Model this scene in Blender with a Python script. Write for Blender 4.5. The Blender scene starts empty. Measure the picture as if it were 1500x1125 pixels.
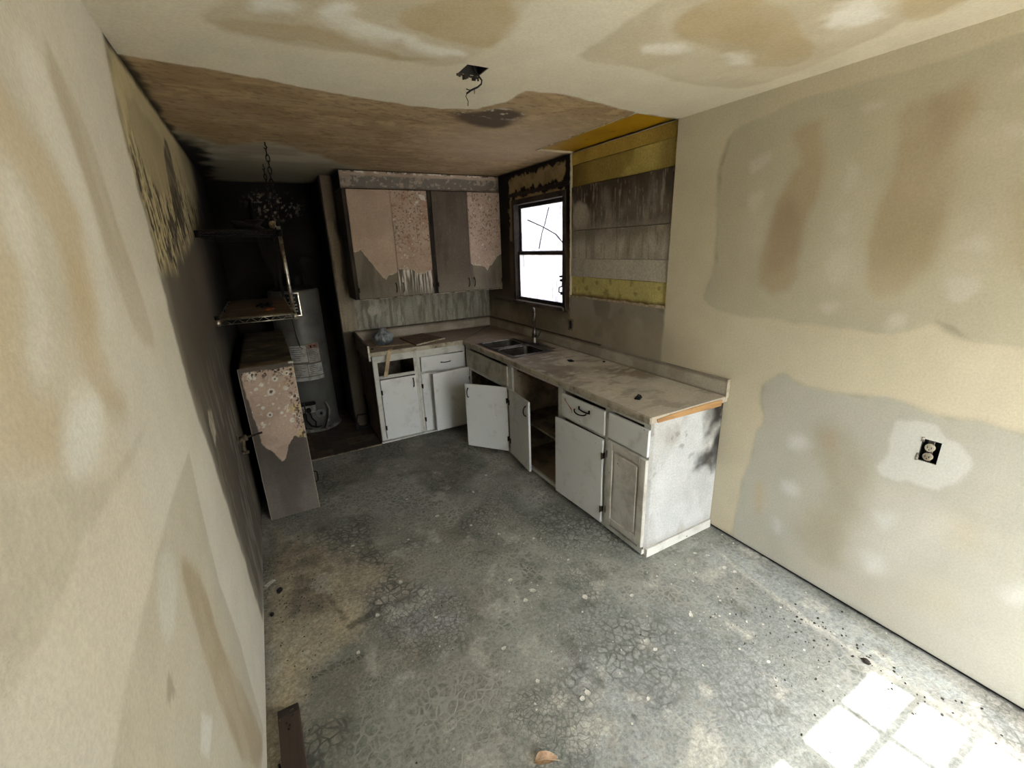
import bpy, bmesh, math, random
import numpy as np
from mathutils import Matrix, Vector
random.seed(7)
scene = bpy.context.scene
COL = scene.collection

# ------------------------------------------------------------------ camera
cam_d = bpy.data.cameras.new('camera')
cam = bpy.data.objects.new('camera', cam_d); COL.objects.link(cam)
cam_d.sensor_fit = 'HORIZONTAL'; cam_d.sensor_width = 36.0
cam_d.lens = 642.18 * 36.0 / 1500.0
cam_d.clip_start = 0.02
_F = Vector((0.45753928, 0.83657488, -0.30133083))
_R = Vector((0.8717178, -0.48885608, -0.03358298))
_U = Vector((0.17540208, 0.24730991, 0.95292807))
_m = Matrix(((_R.x, _U.x, -_F.x, -2.29099), (_R.y, _U.y, -_F.y, -4.66867), (_R.z, _U.z, -_F.z, 1.80610), (0, 0, 0, 1)))
cam.matrix_world = _m
scene.camera = cam

# ------------------------------------------------------------------ world, sun, exposure
EXPOSURE = 1.7
SKY = 1.0
SUN = 11.0
world = bpy.data.worlds.new('sky'); scene.world = world
world.use_nodes = True
nt = world.node_tree; nt.nodes.clear()
wo = nt.nodes.new('ShaderNodeOutputWorld'); bg = nt.nodes.new('ShaderNodeBackground')
sky = nt.nodes.new('ShaderNodeTexSky')
sky.sky_type = 'NISHITA'; sky.sun_disc = False
sky.sun_elevation = math.radians(60); sky.sun_rotation = math.radians(186)
sky.air_density = 1.0; sky.dust_density = 4.0; sky.ozone_density = 1.0
hs = nt.nodes.new('ShaderNodeHueSaturation'); hs.inputs['Saturation'].default_value = 0.45
nt.links.new(sky.outputs[0], hs.inputs['Color']); nt.links.new(hs.outputs[0], bg.inputs[0])
bg.inputs[1].default_value = SKY
nt.links.new(bg.outputs[0], wo.inputs[0])
sd = bpy.data.lights.new('sun', 'SUN'); so = bpy.data.objects.new('sun', sd); COL.objects.link(so)
sd.energy = SUN; sd.angle = math.radians(0.45); sd.color = (1.0, 0.975, 0.93)
so.location = (-1, -9, 8)
so.rotation_euler = Vector((-0.1, 1.0, -1.66)).to_track_quat('-Z', 'Y').to_euler()
scene.view_settings.view_transform = 'Standard'
scene.view_settings.look = 'None'
scene.view_settings.exposure = EXPOSURE
scene.view_settings.gamma = 1.0
scene.view_settings.use_curve_mapping = False

# ------------------------------------------------------------------ helpers
H = 2.476; XL = -2.584; YR = -5.30; YA = 0.62
def L(c):
    return tuple(((v/255.0)/12.92 if v/255.0 <= 0.04045 else ((v/255.0+0.055)/1.055)**2.4) for v in c[:3])

def vnoise(x, y, s=0):
    x = np.asarray(x, float); y = np.asarray(y, float)
    ix = np.floor(x).astype(np.int64); iy = np.floor(y).astype(np.int64)
    fx = x-ix; fy = y-iy
    fx = fx*fx*(3-2*fx); fy = fy*fy*(3-2*fy)
    def h(a, b):
        n = (a*374761393 + b*668265263 + s*144269504) & 0xffffffff
        n = ((n ^ (n >> 13))*1274126177) & 0xffffffff
        n = n ^ (n >> 16)
        return (n & 0xffff)/65535.0
    return (h(ix, iy)*(1-fx)+h(ix+1, iy)*fx)*(1-fy)+(h(ix, iy+1)*(1-fx)+h(ix+1, iy+1)*fx)*fy
def fbm(x, y, s=0, o=4):
    r = 0; a = 0.5; t = 0
    for i in range(o):
        r = r + a*vnoise(x*2**i+17.3*i, y*2**i-9.1*i, s+i*31); t += a; a *= 0.55
    return r/t
def sstep(a, b, x):
    t = np.clip((x-a)/(b-a), 0, 1); return t*t*(3-2*t)
def sdf(u, v, pts):
    d = np.full(u.shape, 1e9); ins = np.zeros(u.shape, bool)
    n = len(pts)
    for i in range(n):
        ax, ay = pts[i]; bx_, by_ = pts[(i+1) % n]
        ex, ey = bx_-ax, by_-ay; l2 = ex*ex+ey*ey+1e-12
        t = np.clip(((u-ax)*ex+(v-ay)*ey)/l2, 0, 1)
        d = np.minimum(d, (u-ax-t*ex)**2+(v-ay-t*ey)**2)
        if abs(ey) > 1e-12:
            c = ((ay > v) != (by_ > v)) & (u < ex*(v-ay)/ey+ax)
            ins ^= c
    d = np.sqrt(d)
    return np.where(ins, -d, d)

def chaikin(pts, k=2):
    for _ in range(k):
        q = []
        for i in range(len(pts)):
            a, b = pts[i], pts[(i+1) % len(pts)]
            q += [(a[0]*.75+b[0]*.25, a[1]*.75+b[1]*.25), (a[0]*.25+b[0]*.75, a[1]*.25+b[1]*.75)]
        pts = q
    return pts

class Paint:
    """colour of a surface, patch by patch, on the surface's own metres"""
    def __init__(s, u, v):
        s.u = u; s.v = v; s.c = np.zeros((len(u), 3)); s.h = np.zeros(len(u)); s.al = np.zeros(len(u)); s.k = 1
    def mix(s, col, m):
        m = np.clip(m, 0, 1)[:, None]; s.c = s.c*(1-m)+np.array(L(col))[None]*m
    def fill(s, col): s.mix(col, np.ones(len(s.u)))
    def poly(s, pts, col, soft=.03, warp=.03, ws=6, a=1, nz=0, ns=5, st=(1, 1), h=0, ch=1):
        s.k += 7
        if soft > .011 and len(pts) < 30: pts = chaikin(pts, 2 if len(pts) < 8 and ch else ch)
        wu = (fbm(s.u*ws*st[0], s.v*ws*st[1], s.k)-.5)*2*warp
        wv = (fbm(s.u*ws*st[0]+40, s.v*ws*st[1], s.k+3)-.5)*2*warp
        m = sstep(soft, -soft, sdf(s.u+wu, s.v+wv, pts))
        if nz: m = m*(1-nz+nz*sstep(.3, .65, fbm(s.u*ns*st[0], s.v*ns*st[1], s.k+11)))
        s.mix(col, m*a); s.h += h*m
        return m
    def noise(s, col, sc=5, lo=.5, hi=.6, a=1, st=(1, 1), m=None, h=0, o=4):
        s.k += 5
        n = sstep(lo, hi, fbm(s.u*sc*st[0], s.v*sc*st[1], s.k, o))
        if m is not None: n = n*m
        s.mix(col, n*a); s.h += h*n
        return n

def steps(a, b, d, extra=()):
    ks = sorted({round(a, 5), round(b, 5)} | {round(e, 5) for e in extra if a < e < b})
    out = []
    for i in range(len(ks)-1):
        n = max(1, int(round((ks[i+1]-ks[i])/d)))
        out += list(np.linspace(ks[i], ks[i+1], n, endpoint=False))
    return np.array(out+[ks[-1]])

BASE = {}
def link(o, parent=None, base=(0, 0, 0)):
    COL.objects.link(o)
    if parent is not None:
        o.parent = parent; BASE[o.name] = BASE[parent.name]
    else:
        o.location = base; BASE[o.name] = Vector(base)
    return o
def thing(name, label, cat, base, group=None):
    o = bpy.data.objects.new(name, None); o.empty_display_size = .05
    link(o, None, base); o['label'] = label; o['category'] = cat
    if group: o['group'] = group
    return o
def tag(o, label, cat, group=None, kind=None):
    o['label'] = label
    if cat: o['category'] = cat
    if group: o['group'] = group
    if kind: o['kind'] = kind
    return o
def struct(o, label=None):
    o['kind'] = 'structure'
    if label: o['label'] = label
    return o

def sheet(name, us, vs, place, paint, mat, holes=(), thick=0.1, parent=None, base=None, hs=1.0, shape=None):
    """a slab whose front face is a fine grid: colours and small relief from paint(); holes = (u0,u1,v0,v1) cut through it"""
    uu, vv = np.meshgrid(us, vs, indexing='ij')
    u = uu.ravel(); v = vv.ravel(); nu, nv = len(us), len(vs)
    p = Paint(u, v); paint(p)
    P = np.array(place(u, v, -p.h*hs)).T
    cu = (us[:-1]+us[1:])/2; cv = (vs[:-1]+vs[1:])/2
    keep = np.ones((nu-1, nv-1), bool)
    for (a, b, c, d) in holes:
        keep &= ~(((cu > a) & (cu < b))[:, None] & ((cv > c) & (cv < d))[None, :])
    ii, jj = np.nonzero(keep)
    a0 = ii*nv+jj
    quads = np.stack([a0, a0+nv, a0+nv+1, a0+1], 1)
    used = np.zeros(nu*nv, bool); used[quads.ravel()] = True
    idx = np.cumsum(used)-1
    V = P[used]; C = p.c[used]; Q = idx[quads]; AL = p.al[used]
    # sides and back as a coarse shell
    eu, ev = [], []
    def addq(A, B, C_, D_):
        eu.append((A, B, C_, D_))
    U0, U1, V0, V1 = us[0], us[-1], vs[0], vs[-1]
    def pt(a, b, t):
        q = place(np.array([a]), np.array([b]), np.array([t])); return (float(np.ravel(q[0])[0]), float(np.ravel(q[1])[0]), float(np.ravel(q[2])[0]))
    if thick > 0:
        for (a, b, c, d) in [(U0, U1, V0, V1)]+list(holes):
            a, b, c, d = max(a, U0), min(b, U1), max(c, V0), min(d, V1)
            for (q1, q2) in (((a, c), (b, c)), ((b, c), (b, d)), ((b, d), (a, d)), ((a, d), (a, c))):
                if (a, b, c, d) != (U0, U1, V0, V1):
                    if (q1[0] == q2[0] and q1[0] in (U0, U1)) or (q1[1] == q2[1] and q1[1] in (V0, V1)): continue
                addq(pt(*q1, 0), pt(*q2, 0), pt(*q2, thick), pt(*q1, thick))
        bu = sorted({U0, U1} | {min(max(x, U0), U1) for h in holes for x in h[:2]}); bv = sorted({V0, V1} | {min(max(x, V0), V1) for h in holes for x in h[2:]})
        for i in range(len(bu)-1):
            for j in range(len(bv)-1):
                mu, mv = (bu[i]+bu[i+1])/2, (bv[j]+bv[j+1])/2
                if any(h[0] < mu < h[1] and h[2] < mv < h[3] for h in holes): continue
                addq(pt(bu[i], bv[j], thick), pt(bu[i+1], bv[j], thick), pt(bu[i+1], bv[j+1], thick), pt(bu[i], bv[j+1], thick))
    n0 = len(V); nf = len(Q)
    cm = C.mean(0) if len(C) else np.zeros(3)
    if eu:
        EV = np.array(eu, float).reshape(-1, 3)
        V = np.vstack([V, EV]); C = np.vstack([C, np.tile(cm, (len(EV), 1))]); AL = np.concatenate([AL, np.zeros(len(EV))])
        Q = np.vstack([Q, np.arange(len(EV)).reshape(-1, 4)+n0])
    if shape is not None: V = shape(V)
    b = BASE[parent.name] if parent is not None else Vector(base or (0, 0, 0))
    V = V-np.array(b)[None]
    me = bpy.data.meshes.new(name)
    me.vertices.add(len(V)); me.vertices.foreach_set('co', V.ravel())
    me.loops.add(len(Q)*4); me.loops.foreach_set('vertex_index', Q.ravel().astype(np.int32))
    me.polygons.add(len(Q)); me.polygons.foreach_set('loop_start', np.arange(len(Q), dtype=np.int32)*4)
    sm = np.zeros(len(Q), bool); sm[:nf] = True
    me.update(calc_edges=True)
    me.polygons.foreach_set('use_smooth', sm)
    at = me.attributes.new('col', 'FLOAT_COLOR', 'POINT')
    at.data.foreach_set('color', np.hstack([C, AL[:, None]]).ravel().astype(np.float32))
    me.materials.append(mat); me.update()
    o = bpy.data.objects.new(name, me)
    return link(o, parent, base or (0, 0, 0))

class MB:
    def __init__(s): s.bm = bmesh.new()
    def _merge(s, b, M=None):
        if M is not None: bmesh.ops.transform(b, matrix=M, verts=b.verts)
        me = bpy.data.meshes.new('t'); b.to_mesh(me); b.free(); s.bm.from_mesh(me); bpy.data.meshes.remove(me); return s
    def box(s, x0, x1, y0, y1, z0, z1, bev=0.0, M=None, seg=1):
        b = bmesh.new(); bmesh.ops.create_cube(b, size=1.0)
        bmesh.ops.scale(b, vec=(abs(x1-x0), abs(y1-y0), abs(z1-z0)), verts=b.verts)
        bmesh.ops.translate(b, vec=((x0+x1)/2, (y0+y1)/2, (z0+z1)/2), verts=b.verts)
        if bev > 0: bmesh.ops.bevel(b, geom=list(b.edges), offset=bev, segments=seg, affect='EDGES', profile=.5)
        return s._merge(b, M)
    def tube(s, pts, r, seg=8, cap=True):
        pts = [Vector(p) for p in pts]; n = len(pts); b = bmesh.new(); rings = []
        rs = r if isinstance(r, (list, tuple)) else [r]*n
        up = None
        for i, p in enumerate(pts):
            t = (pts[min(i+1, n-1)]-pts[max(i-1, 0)]).normalized()
            if up is None:
                up = t.orthogonal().normalized()
            up = (up-t*up.dot(t))
            up = up.normalized() if up.length > 1e-6 else t.orthogonal().normalized()
            w = t.cross(up)
            rings.append([b.verts.new(p+(up*math.cos(2*math.pi*k/seg)+w*math.sin(2*math.pi*k/seg))*rs[i]) for k in range(seg)])
        for i in range(n-1):
            for k in range(seg):
                f = b.faces.new((rings[i][k], rings[i][(k+1) % seg], rings[i+1][(k+1) % seg], rings[i+1][k])); f.smooth = True
        if cap:
            b.faces.new(rings[0][::-1]); b.faces.new(rings[-1])
        return s._merge(b)
    def lathe(s, prof, c=(0, 0, 0), seg=32, M=None, smooth=True):
        b = bmesh.new(); rings = []
        for (r, z) in prof:
            rings.append([b.verts.new((r*math.cos(2*math.pi*k/seg), r*math.sin(2*math.pi*k/seg), z)) for k in range(seg)])
        for i in range(len(rings)-1):
            for k in range(seg):
                f = b.faces.new((rings[i][k], rings[i][(k+1) % seg], rings[i+1][(k+1) % seg], rings[i+1][k])); f.smooth = smooth
        b.faces.new(rings[0][::-1]); b.faces.new(rings[-1])
        if M is None: M = Matrix.Translation(c)
        else: M = Matrix.Translation(c) @ M
        return s._merge(b, M)
    def prism(s, poly, z0, z1, M=None, bev=0):
        b = bmesh.new()
        lo = [b.verts.new((x, y, z0)) for x, y in poly]; hi = [b.verts.new((x, y, z1)) for x, y in poly]
        n = len(poly)
        b.faces.new(lo[::-1]); b.faces.new(hi)
        for i in range(n): b.faces.new((lo[i], lo[(i+1) % n], hi[(i+1) % n], hi[i]))
        bmesh.ops.recalc_face_normals(b, faces=b.faces)
        if bev: bmesh.ops.bevel(b, geom=list(b.edges), offset=bev, segments=1, affect='EDGES')
        return s._merge(b, M)
    def quads(s, vs, fs, smooth=False):
        b = bmesh.new(); q = [b.verts.new(v) for v in vs]
        for f in fs:
            g = b.faces.new([q[i] for i in f]); g.smooth = smooth
        return s._merge(b)
    def build(s, name, mat, parent=None, base=(0, 0, 0)):
        bs = BASE[parent.name] if parent is not None else Vector(base)
        bmesh.ops.translate(s.bm, vec=-bs, verts=s.bm.verts)
        me = bpy.data.meshes.new(name); s.bm.to_mesh(me); s.bm.free()
        me.materials.append(mat)
        return link(bpy.data.objects.new(name, me), parent, base)

# ------------------------------------------------------------------ materials
MATS = {}
def newmat(name):
    m = bpy.data.materials.new(name); m.use_nodes = True; t = m.node_tree
    bs = t.nodes['Principled BSDF']; MATS[name] = m
    return m, t, bs
def nd(t, typ, **kw):
    n = t.nodes.new(typ)
    for k, v in kw.items():
        if isinstance(k, str) and hasattr(n, k): setattr(n, k, v)
    return n
def noise_node(t, coord, scale, detail=4, rough=.6, stretch=(1, 1, 1), dist=0):
    mp = nd(t, 'ShaderNodeMapping'); mp.inputs['Scale'].default_value = stretch
    t.links.new(coord, mp.inputs[0])
    n = nd(t, 'ShaderNodeTexNoise'); n.inputs['Scale'].default_value = scale; n.inputs['Detail'].default_value = detail
    n.inputs['Roughness'].default_value = rough; n.inputs['Distortion'].default_value = dist
    t.links.new(mp.outputs[0], n.inputs['Vector']); return n.outputs['Fac']
def ramp(t, fac, lo, hi, a=0.0, b=1.0):
    r = nd(t, 'ShaderNodeMapRange'); r.interpolation_type = 'SMOOTHSTEP'
    r.inputs['From Min'].default_value = lo; r.inputs['From Max'].default_value = hi
    r.inputs['To Min'].default_value = a; r.inputs['To Max'].default_value = b
    t.links.new(fac, r.inputs['Value']); return r.outputs[0]
def mixc(t, fac, c1, c2, blend='MIX'):
    m = nd(t, 'ShaderNodeMix'); m.data_type = 'RGBA'; m.blend_type = blend
    for sock, val in ((m.inputs[0], fac), (m.inputs[6], c1), (m.inputs[7], c2)):
        if hasattr(val, 'is_output') or isinstance(val, bpy.types.NodeSocket): t.links.new(val, sock)
        elif isinstance(val, (int, float)): sock.default_value = val
        else: sock.default_value = (*val[:3], 1)
    return m.outputs[2]
def bump(t, bs, h, strength=.3, dist=.01):
    b = nd(t, 'ShaderNodeBump'); b.inputs['Strength'].default_value = strength; b.inputs['Distance'].default_value = dist
    t.links.new(h, b.inputs['Height']); t.links.new(b.outputs[0], bs.inputs['Normal'])
def mat_paint(name, rough=.85, ns=60, na=.16, bs_=180, bstr=.25, big=.08):
    m, t, bs = newmat(name)
    at = nd(t, 'ShaderNodeAttribute'); at.attribute_name = 'col'
    co = nd(t, 'ShaderNodeTexCoord').outputs['Object']
    n1 = ramp(t, noise_node(t, co, ns, 5, .7), .25, .75, 1-na, 1+na*.6)
    n2 = ramp(t, noise_node(t, co, 4, 5, .6), .3, .7, 1-big, 1+big)
    mu = nd(t, 'ShaderNodeMath'); mu.operation = 'MULTIPLY'; t.links.new(n1, mu.inputs[0]); t.links.new(n2, mu.inputs[1])
    vm = nd(t, 'ShaderNodeVectorMath'); vm.operation = 'SCALE'; t.links.new(at.outputs['Color'], vm.inputs[0]); t.links.new(mu.outputs[0], vm.inputs['Scale'])
    t.links.new(vm.outputs[0], bs.inputs['Base Color'])
    bs.inputs['Roughness'].default_value = rough; bs.inputs['Specular IOR Level'].default_value = .3
    bump(t, bs, noise_node(t, co, bs_, 4, .6), bstr, .004)
    return m
def mat_plain(name, c, c2=None, scale=8, lo=.42, hi=.62, c3=None, s3=60, lo3=.6, hi3=.68, rough=.7, metal=0, bstr=.15, bsc=120, stretch=(1, 1, 1), spec=.4, a2=1.0):
    m, t, bs = newmat(name)
    co = nd(t, 'ShaderNodeTexCoord').outputs['Object']
    col = L(c)
    if c2 is not None:
        col = mixc(t, ramp(t, noise_node(t, co, scale, 6, .65, stretch, .3), lo, hi, 0, a2), L(c), L(c2))
    if c3 is not None:
        col = mixc(t, ramp(t, noise_node(t, co, s3, 4, .6, stretch), lo3, hi3), col, L(c3))
    if isinstance(col, tuple): bs.inputs['Base Color'].default_value = (*col, 1)
    else: t.links.new(col, bs.inputs['Base Color'])
    bs.inputs['Roughness'].default_value = rough; bs.inputs['Metallic'].default_value = metal
    bs.inputs['Specular IOR Level'].default_value = spec
    if bstr: bump(t, bs, noise_node(t, co, bsc, 4, .6, stretch), bstr, .003)
    return m
M_WALL = mat_paint('plaster', .9, 110, .11, 260, .25, .04)
M_SOOT = mat_paint('sooty_plaster', .9, 70, .25, 160, .4, .1)
M_CAB = mat_paint('old_cabinet_paint', .65, 90, .18, 160, .25, .08)
M_WHITE = mat_plain('grimy_white_paint', (212, 213, 211), (184, 182, 174), 7, .5, .78, (128, 122, 110), 46, .68, .74, .55, 0, .2, 90)
M_WHITE2 = mat_plain('dusty_frame_paint', (198, 197, 190), (160, 154, 142), 9, .45, .75, (90, 82, 70), 30, .66, .74, .65, 0, .2, 90)
M_INNER = mat_plain('cabinet_inside', (132, 121, 104), (80, 71, 60), 5, .4, .65, rough=.85)
M_DARK = mat_plain('soot_black', (26, 24, 22), (12, 11, 10), 9, .4, .6, rough=.9)
M_BLACK = mat_plain('charred_black', (14, 13, 12), (30, 27, 24), 30, .5, .7, rough=.8)
M_BURNT = mat_plain('burnt_wood', (44, 36, 29), (20, 17, 14), 10, .4, .65, (74, 64, 52), 40, .62, .72, .8, 0, .3, 60, (1, 1, .2))
M_WOODRAW = mat_plain('raw_orange_wood', (170, 132, 86), (136, 98, 60), 14, .4, .65, (120, 76, 40), 40, .62, .75, .6, 0, .2, 60, (.2, 1, 1))
M_RUST = mat_plain('rusty_hinge', (70, 52, 40), (34, 27, 22), 60, .4, .6, rough=.6, metal=.6)
M_PULL = mat_plain('blackened_pull', (52, 46, 40), (28, 25, 22), 50, .4, .6, rough=.45, metal=.8)
M_CHROME = mat_plain('dulled_chrome', (190, 186, 176), (120, 112, 100), 30, .45, .65, rough=.28, metal=1, bstr=.05)
M_STEEL = mat_plain('stained_steel', (120, 116, 110), (70, 66, 60), 6, .4, .7, rough=.32, metal=1, bstr=.05, bsc=60)
M_CHAIN = mat_plain('blackened_chain', (40, 36, 32), (22, 20, 18), 60, .4, .6, rough=.5, metal=.7)
M_YELLOW = mat_plain('old_yellow_paint', (176, 156, 70), (138, 116, 50), 3, .4, .7, (110, 92, 50), 20, .64, .74, .6, 0, .1, 60)
M_AMBER = mat_plain('smoked_amber_paint', (158, 124, 26), (120, 92, 18), 3, .35, .7, (96, 72, 22), 12, .64, .74, .5, 0, .1, 60)
M_JUNK = mat_plain('white_flake', (205, 202, 192), (168, 162, 150), 30, .4, .6, rough=.8)

# glazing
def glass_clear():
    m = bpy.data.materials.new('clear_glass'); m.use_nodes = True; t = m.node_tree; t.nodes.clear()
    o = nd(t, 'ShaderNodeOutputMaterial'); tr = nd(t, 'ShaderNodeBsdfTransparent'); gl = nd(t, 'ShaderNodeBsdfGlossy'); mx = nd(t, 'ShaderNodeMixShader')
    tr.inputs[0].default_value = (.96, .97, .96, 1); gl.inputs['Roughness'].default_value = .02; mx.inputs[0].default_value = .05
    t.links.new(tr.outputs[0], mx.inputs[1]); t.links.new(gl.outputs[0], mx.inputs[2]); t.links.new(mx.outputs[0], o.inputs[0]); return m
def glass_dirty():
    m = bpy.data.materials.new('dirty_glass'); m.use_nodes = True; t = m.node_tree; t.nodes.clear()
    o = nd(t, 'ShaderNodeOutputMaterial'); tr = nd(t, 'ShaderNodeBsdfTransparent'); tl = nd(t, 'ShaderNodeBsdfTranslucent'); mx = nd(t, 'ShaderNodeMixShader')
    co = nd(t, 'ShaderNodeTexCoord').outputs['Object']
    tr.inputs[0].default_value = (.42, .42, .44, 1)
    c = mixc(t, ramp(t, noise_node(t, co, 14, 6, .7, (1, 1, .4)), .4, .75), (.55, .54, .57), (.22, .21, .22))
    t.links.new(c, tl.inputs[0])
    f = ramp(t, noise_node(t, co, 5, 5, .6), .3, .7, .65, .9)
    t.links.new(f, mx.inputs[0]); t.links.new(tr.outputs[0], mx.inputs[1]); t.links.new(tl.outputs[0], mx.inputs[2]); t.links.new(mx.outputs[0], o.inputs[0]); return m
M_GLASS = glass_clear(); M_DIRTY = glass_dirty()

# floor: worn green-grey slab with crazed mastic
def floor_mat():
    m, t, bs = newmat('crazed_concrete')
    at = nd(t, 'ShaderNodeAttribute'); at.attribute_name = 'col'
    co = nd(t, 'ShaderNodeTexCoord').outputs['Object']
    dn = nd(t, 'ShaderNodeTexNoise'); dn.inputs['Scale'].default_value = 9; dn.inputs['Detail'].default_value = 3
    t.links.new(co, dn.inputs['Vector'])
    sub = nd(t, 'ShaderNodeVectorMath'); sub.operation = 'SUBTRACT'; t.links.new(dn.outputs['Color'], sub.inputs[0]); sub.inputs[1].default_value = (.5, .5, .5)
    sc = nd(t, 'ShaderNodeVectorMath'); sc.operation = 'SCALE'; t.links.new(sub.outputs[0], sc.inputs[0]); sc.inputs['Scale'].default_value = .07
    ad = nd(t, 'ShaderNodeVectorMath'); ad.operation = 'ADD'; t.links.new(co, ad.inputs[0]); t.links.new(sc.outputs[0], ad.inputs[1])
    def vor(s):
        v = nd(t, 'ShaderNodeTexVoronoi'); v.feature = 'DISTANCE_TO_EDGE'; v.inputs['Scale'].default_value = s
        t.links.new(ad.outputs[0], v.inputs['Vector']); return v.outputs['Distance']
    v1 = vor(24); v2 = vor(42)
    crack = ramp(t, v1, .02, .16, 1, 0)
    crack2 = ramp(t, v2, .02, .12, .7, 0)
    big = ramp(t, noise_node(t, co, 2.2, 4, .6), .4, .6)
    mxm = nd(t, 'ShaderNodeMix'); mxm.data_type = 'FLOAT'
    t.links.new(big, mxm.inputs[0]); t.links.new(crack, mxm.inputs[2]); t.links.new(crack2, mxm.inputs[3])
    k = nd(t, 'ShaderNodeMath'); k.operation = 'MULTIPLY'; t.links.new(mxm.outputs[0], k.inputs[0]); t.links.new(at.outputs['Alpha'], k.inputs[1])
    br = ramp(t, noise_node(t, co, 14, 5, .7), .35, .6, .6, 1)
    k2 = nd(t, 'ShaderNodeMath'); k2.operation = 'MULTIPLY'; t.links.new(k.outputs[0], k2.inputs[0]); t.links.new(br, k2.inputs[1])
    sel = ramp(t, noise_node(t, co, 1.6, 3, .5), .45, .56)
    cc = mixc(t, sel, L((74, 75, 68)), L((154, 153, 143)))
    n1 = ramp(t, noise_node(t, co, 55, 7, .85), .36, .64, .62, 1.28)
    n2 = ramp(t, noise_node(t, co, 9, 7, .75, (1, 1, 1), .8), .35, .65, .84, 1.14)
    mu = nd(t, 'ShaderNodeMath'); mu.operation = 'MULTIPLY'; t.links.new(n1, mu.inputs[0]); t.links.new(n2, mu.inputs[1])
    vm = nd(t, 'ShaderNodeVectorMath'); vm.operation = 'SCALE'; t.links.new(at.outputs['Color'], vm.inputs[0]); t.links.new(mu.outputs[0], vm.inputs['Scale'])
    kk = nd(t, 'ShaderNodeMath'); kk.operation = 'MULTIPLY'; t.links.new(k2.outputs[0], kk.inputs[0]); kk.inputs[1].default_value = .95
    col = mixc(t, kk.outputs[0], vm.outputs[0], cc)
    sp = ramp(t, noise_node(t, co, 120, 2, .5), .70, .74)
    spk = nd(t, 'ShaderNodeMath'); spk.operation = 'MULTIPLY'; t.links.new(sp, spk.inputs[0]); spk.inputs[1].default_value = .5
    col = mixc(t, spk.outputs[0], col, L((190, 188, 178)))
    t.links.new(col, bs.inputs['Base Color']); bs.inputs['Roughness'].default_value = .8; bs.inputs['Specular IOR Level'].default_value = .35
    hh = nd(t, 'ShaderNodeMath'); hh.operation = 'SUBTRACT'; t.links.new(noise_node(t, co, 60, 6, .7), hh.inputs[0]); t.links.new(k2.outputs[0], hh.inputs[1])
    bump(t, bs, hh.outputs[0], .35, .006)
    return m
M_FLOOR = floor_mat()

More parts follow.
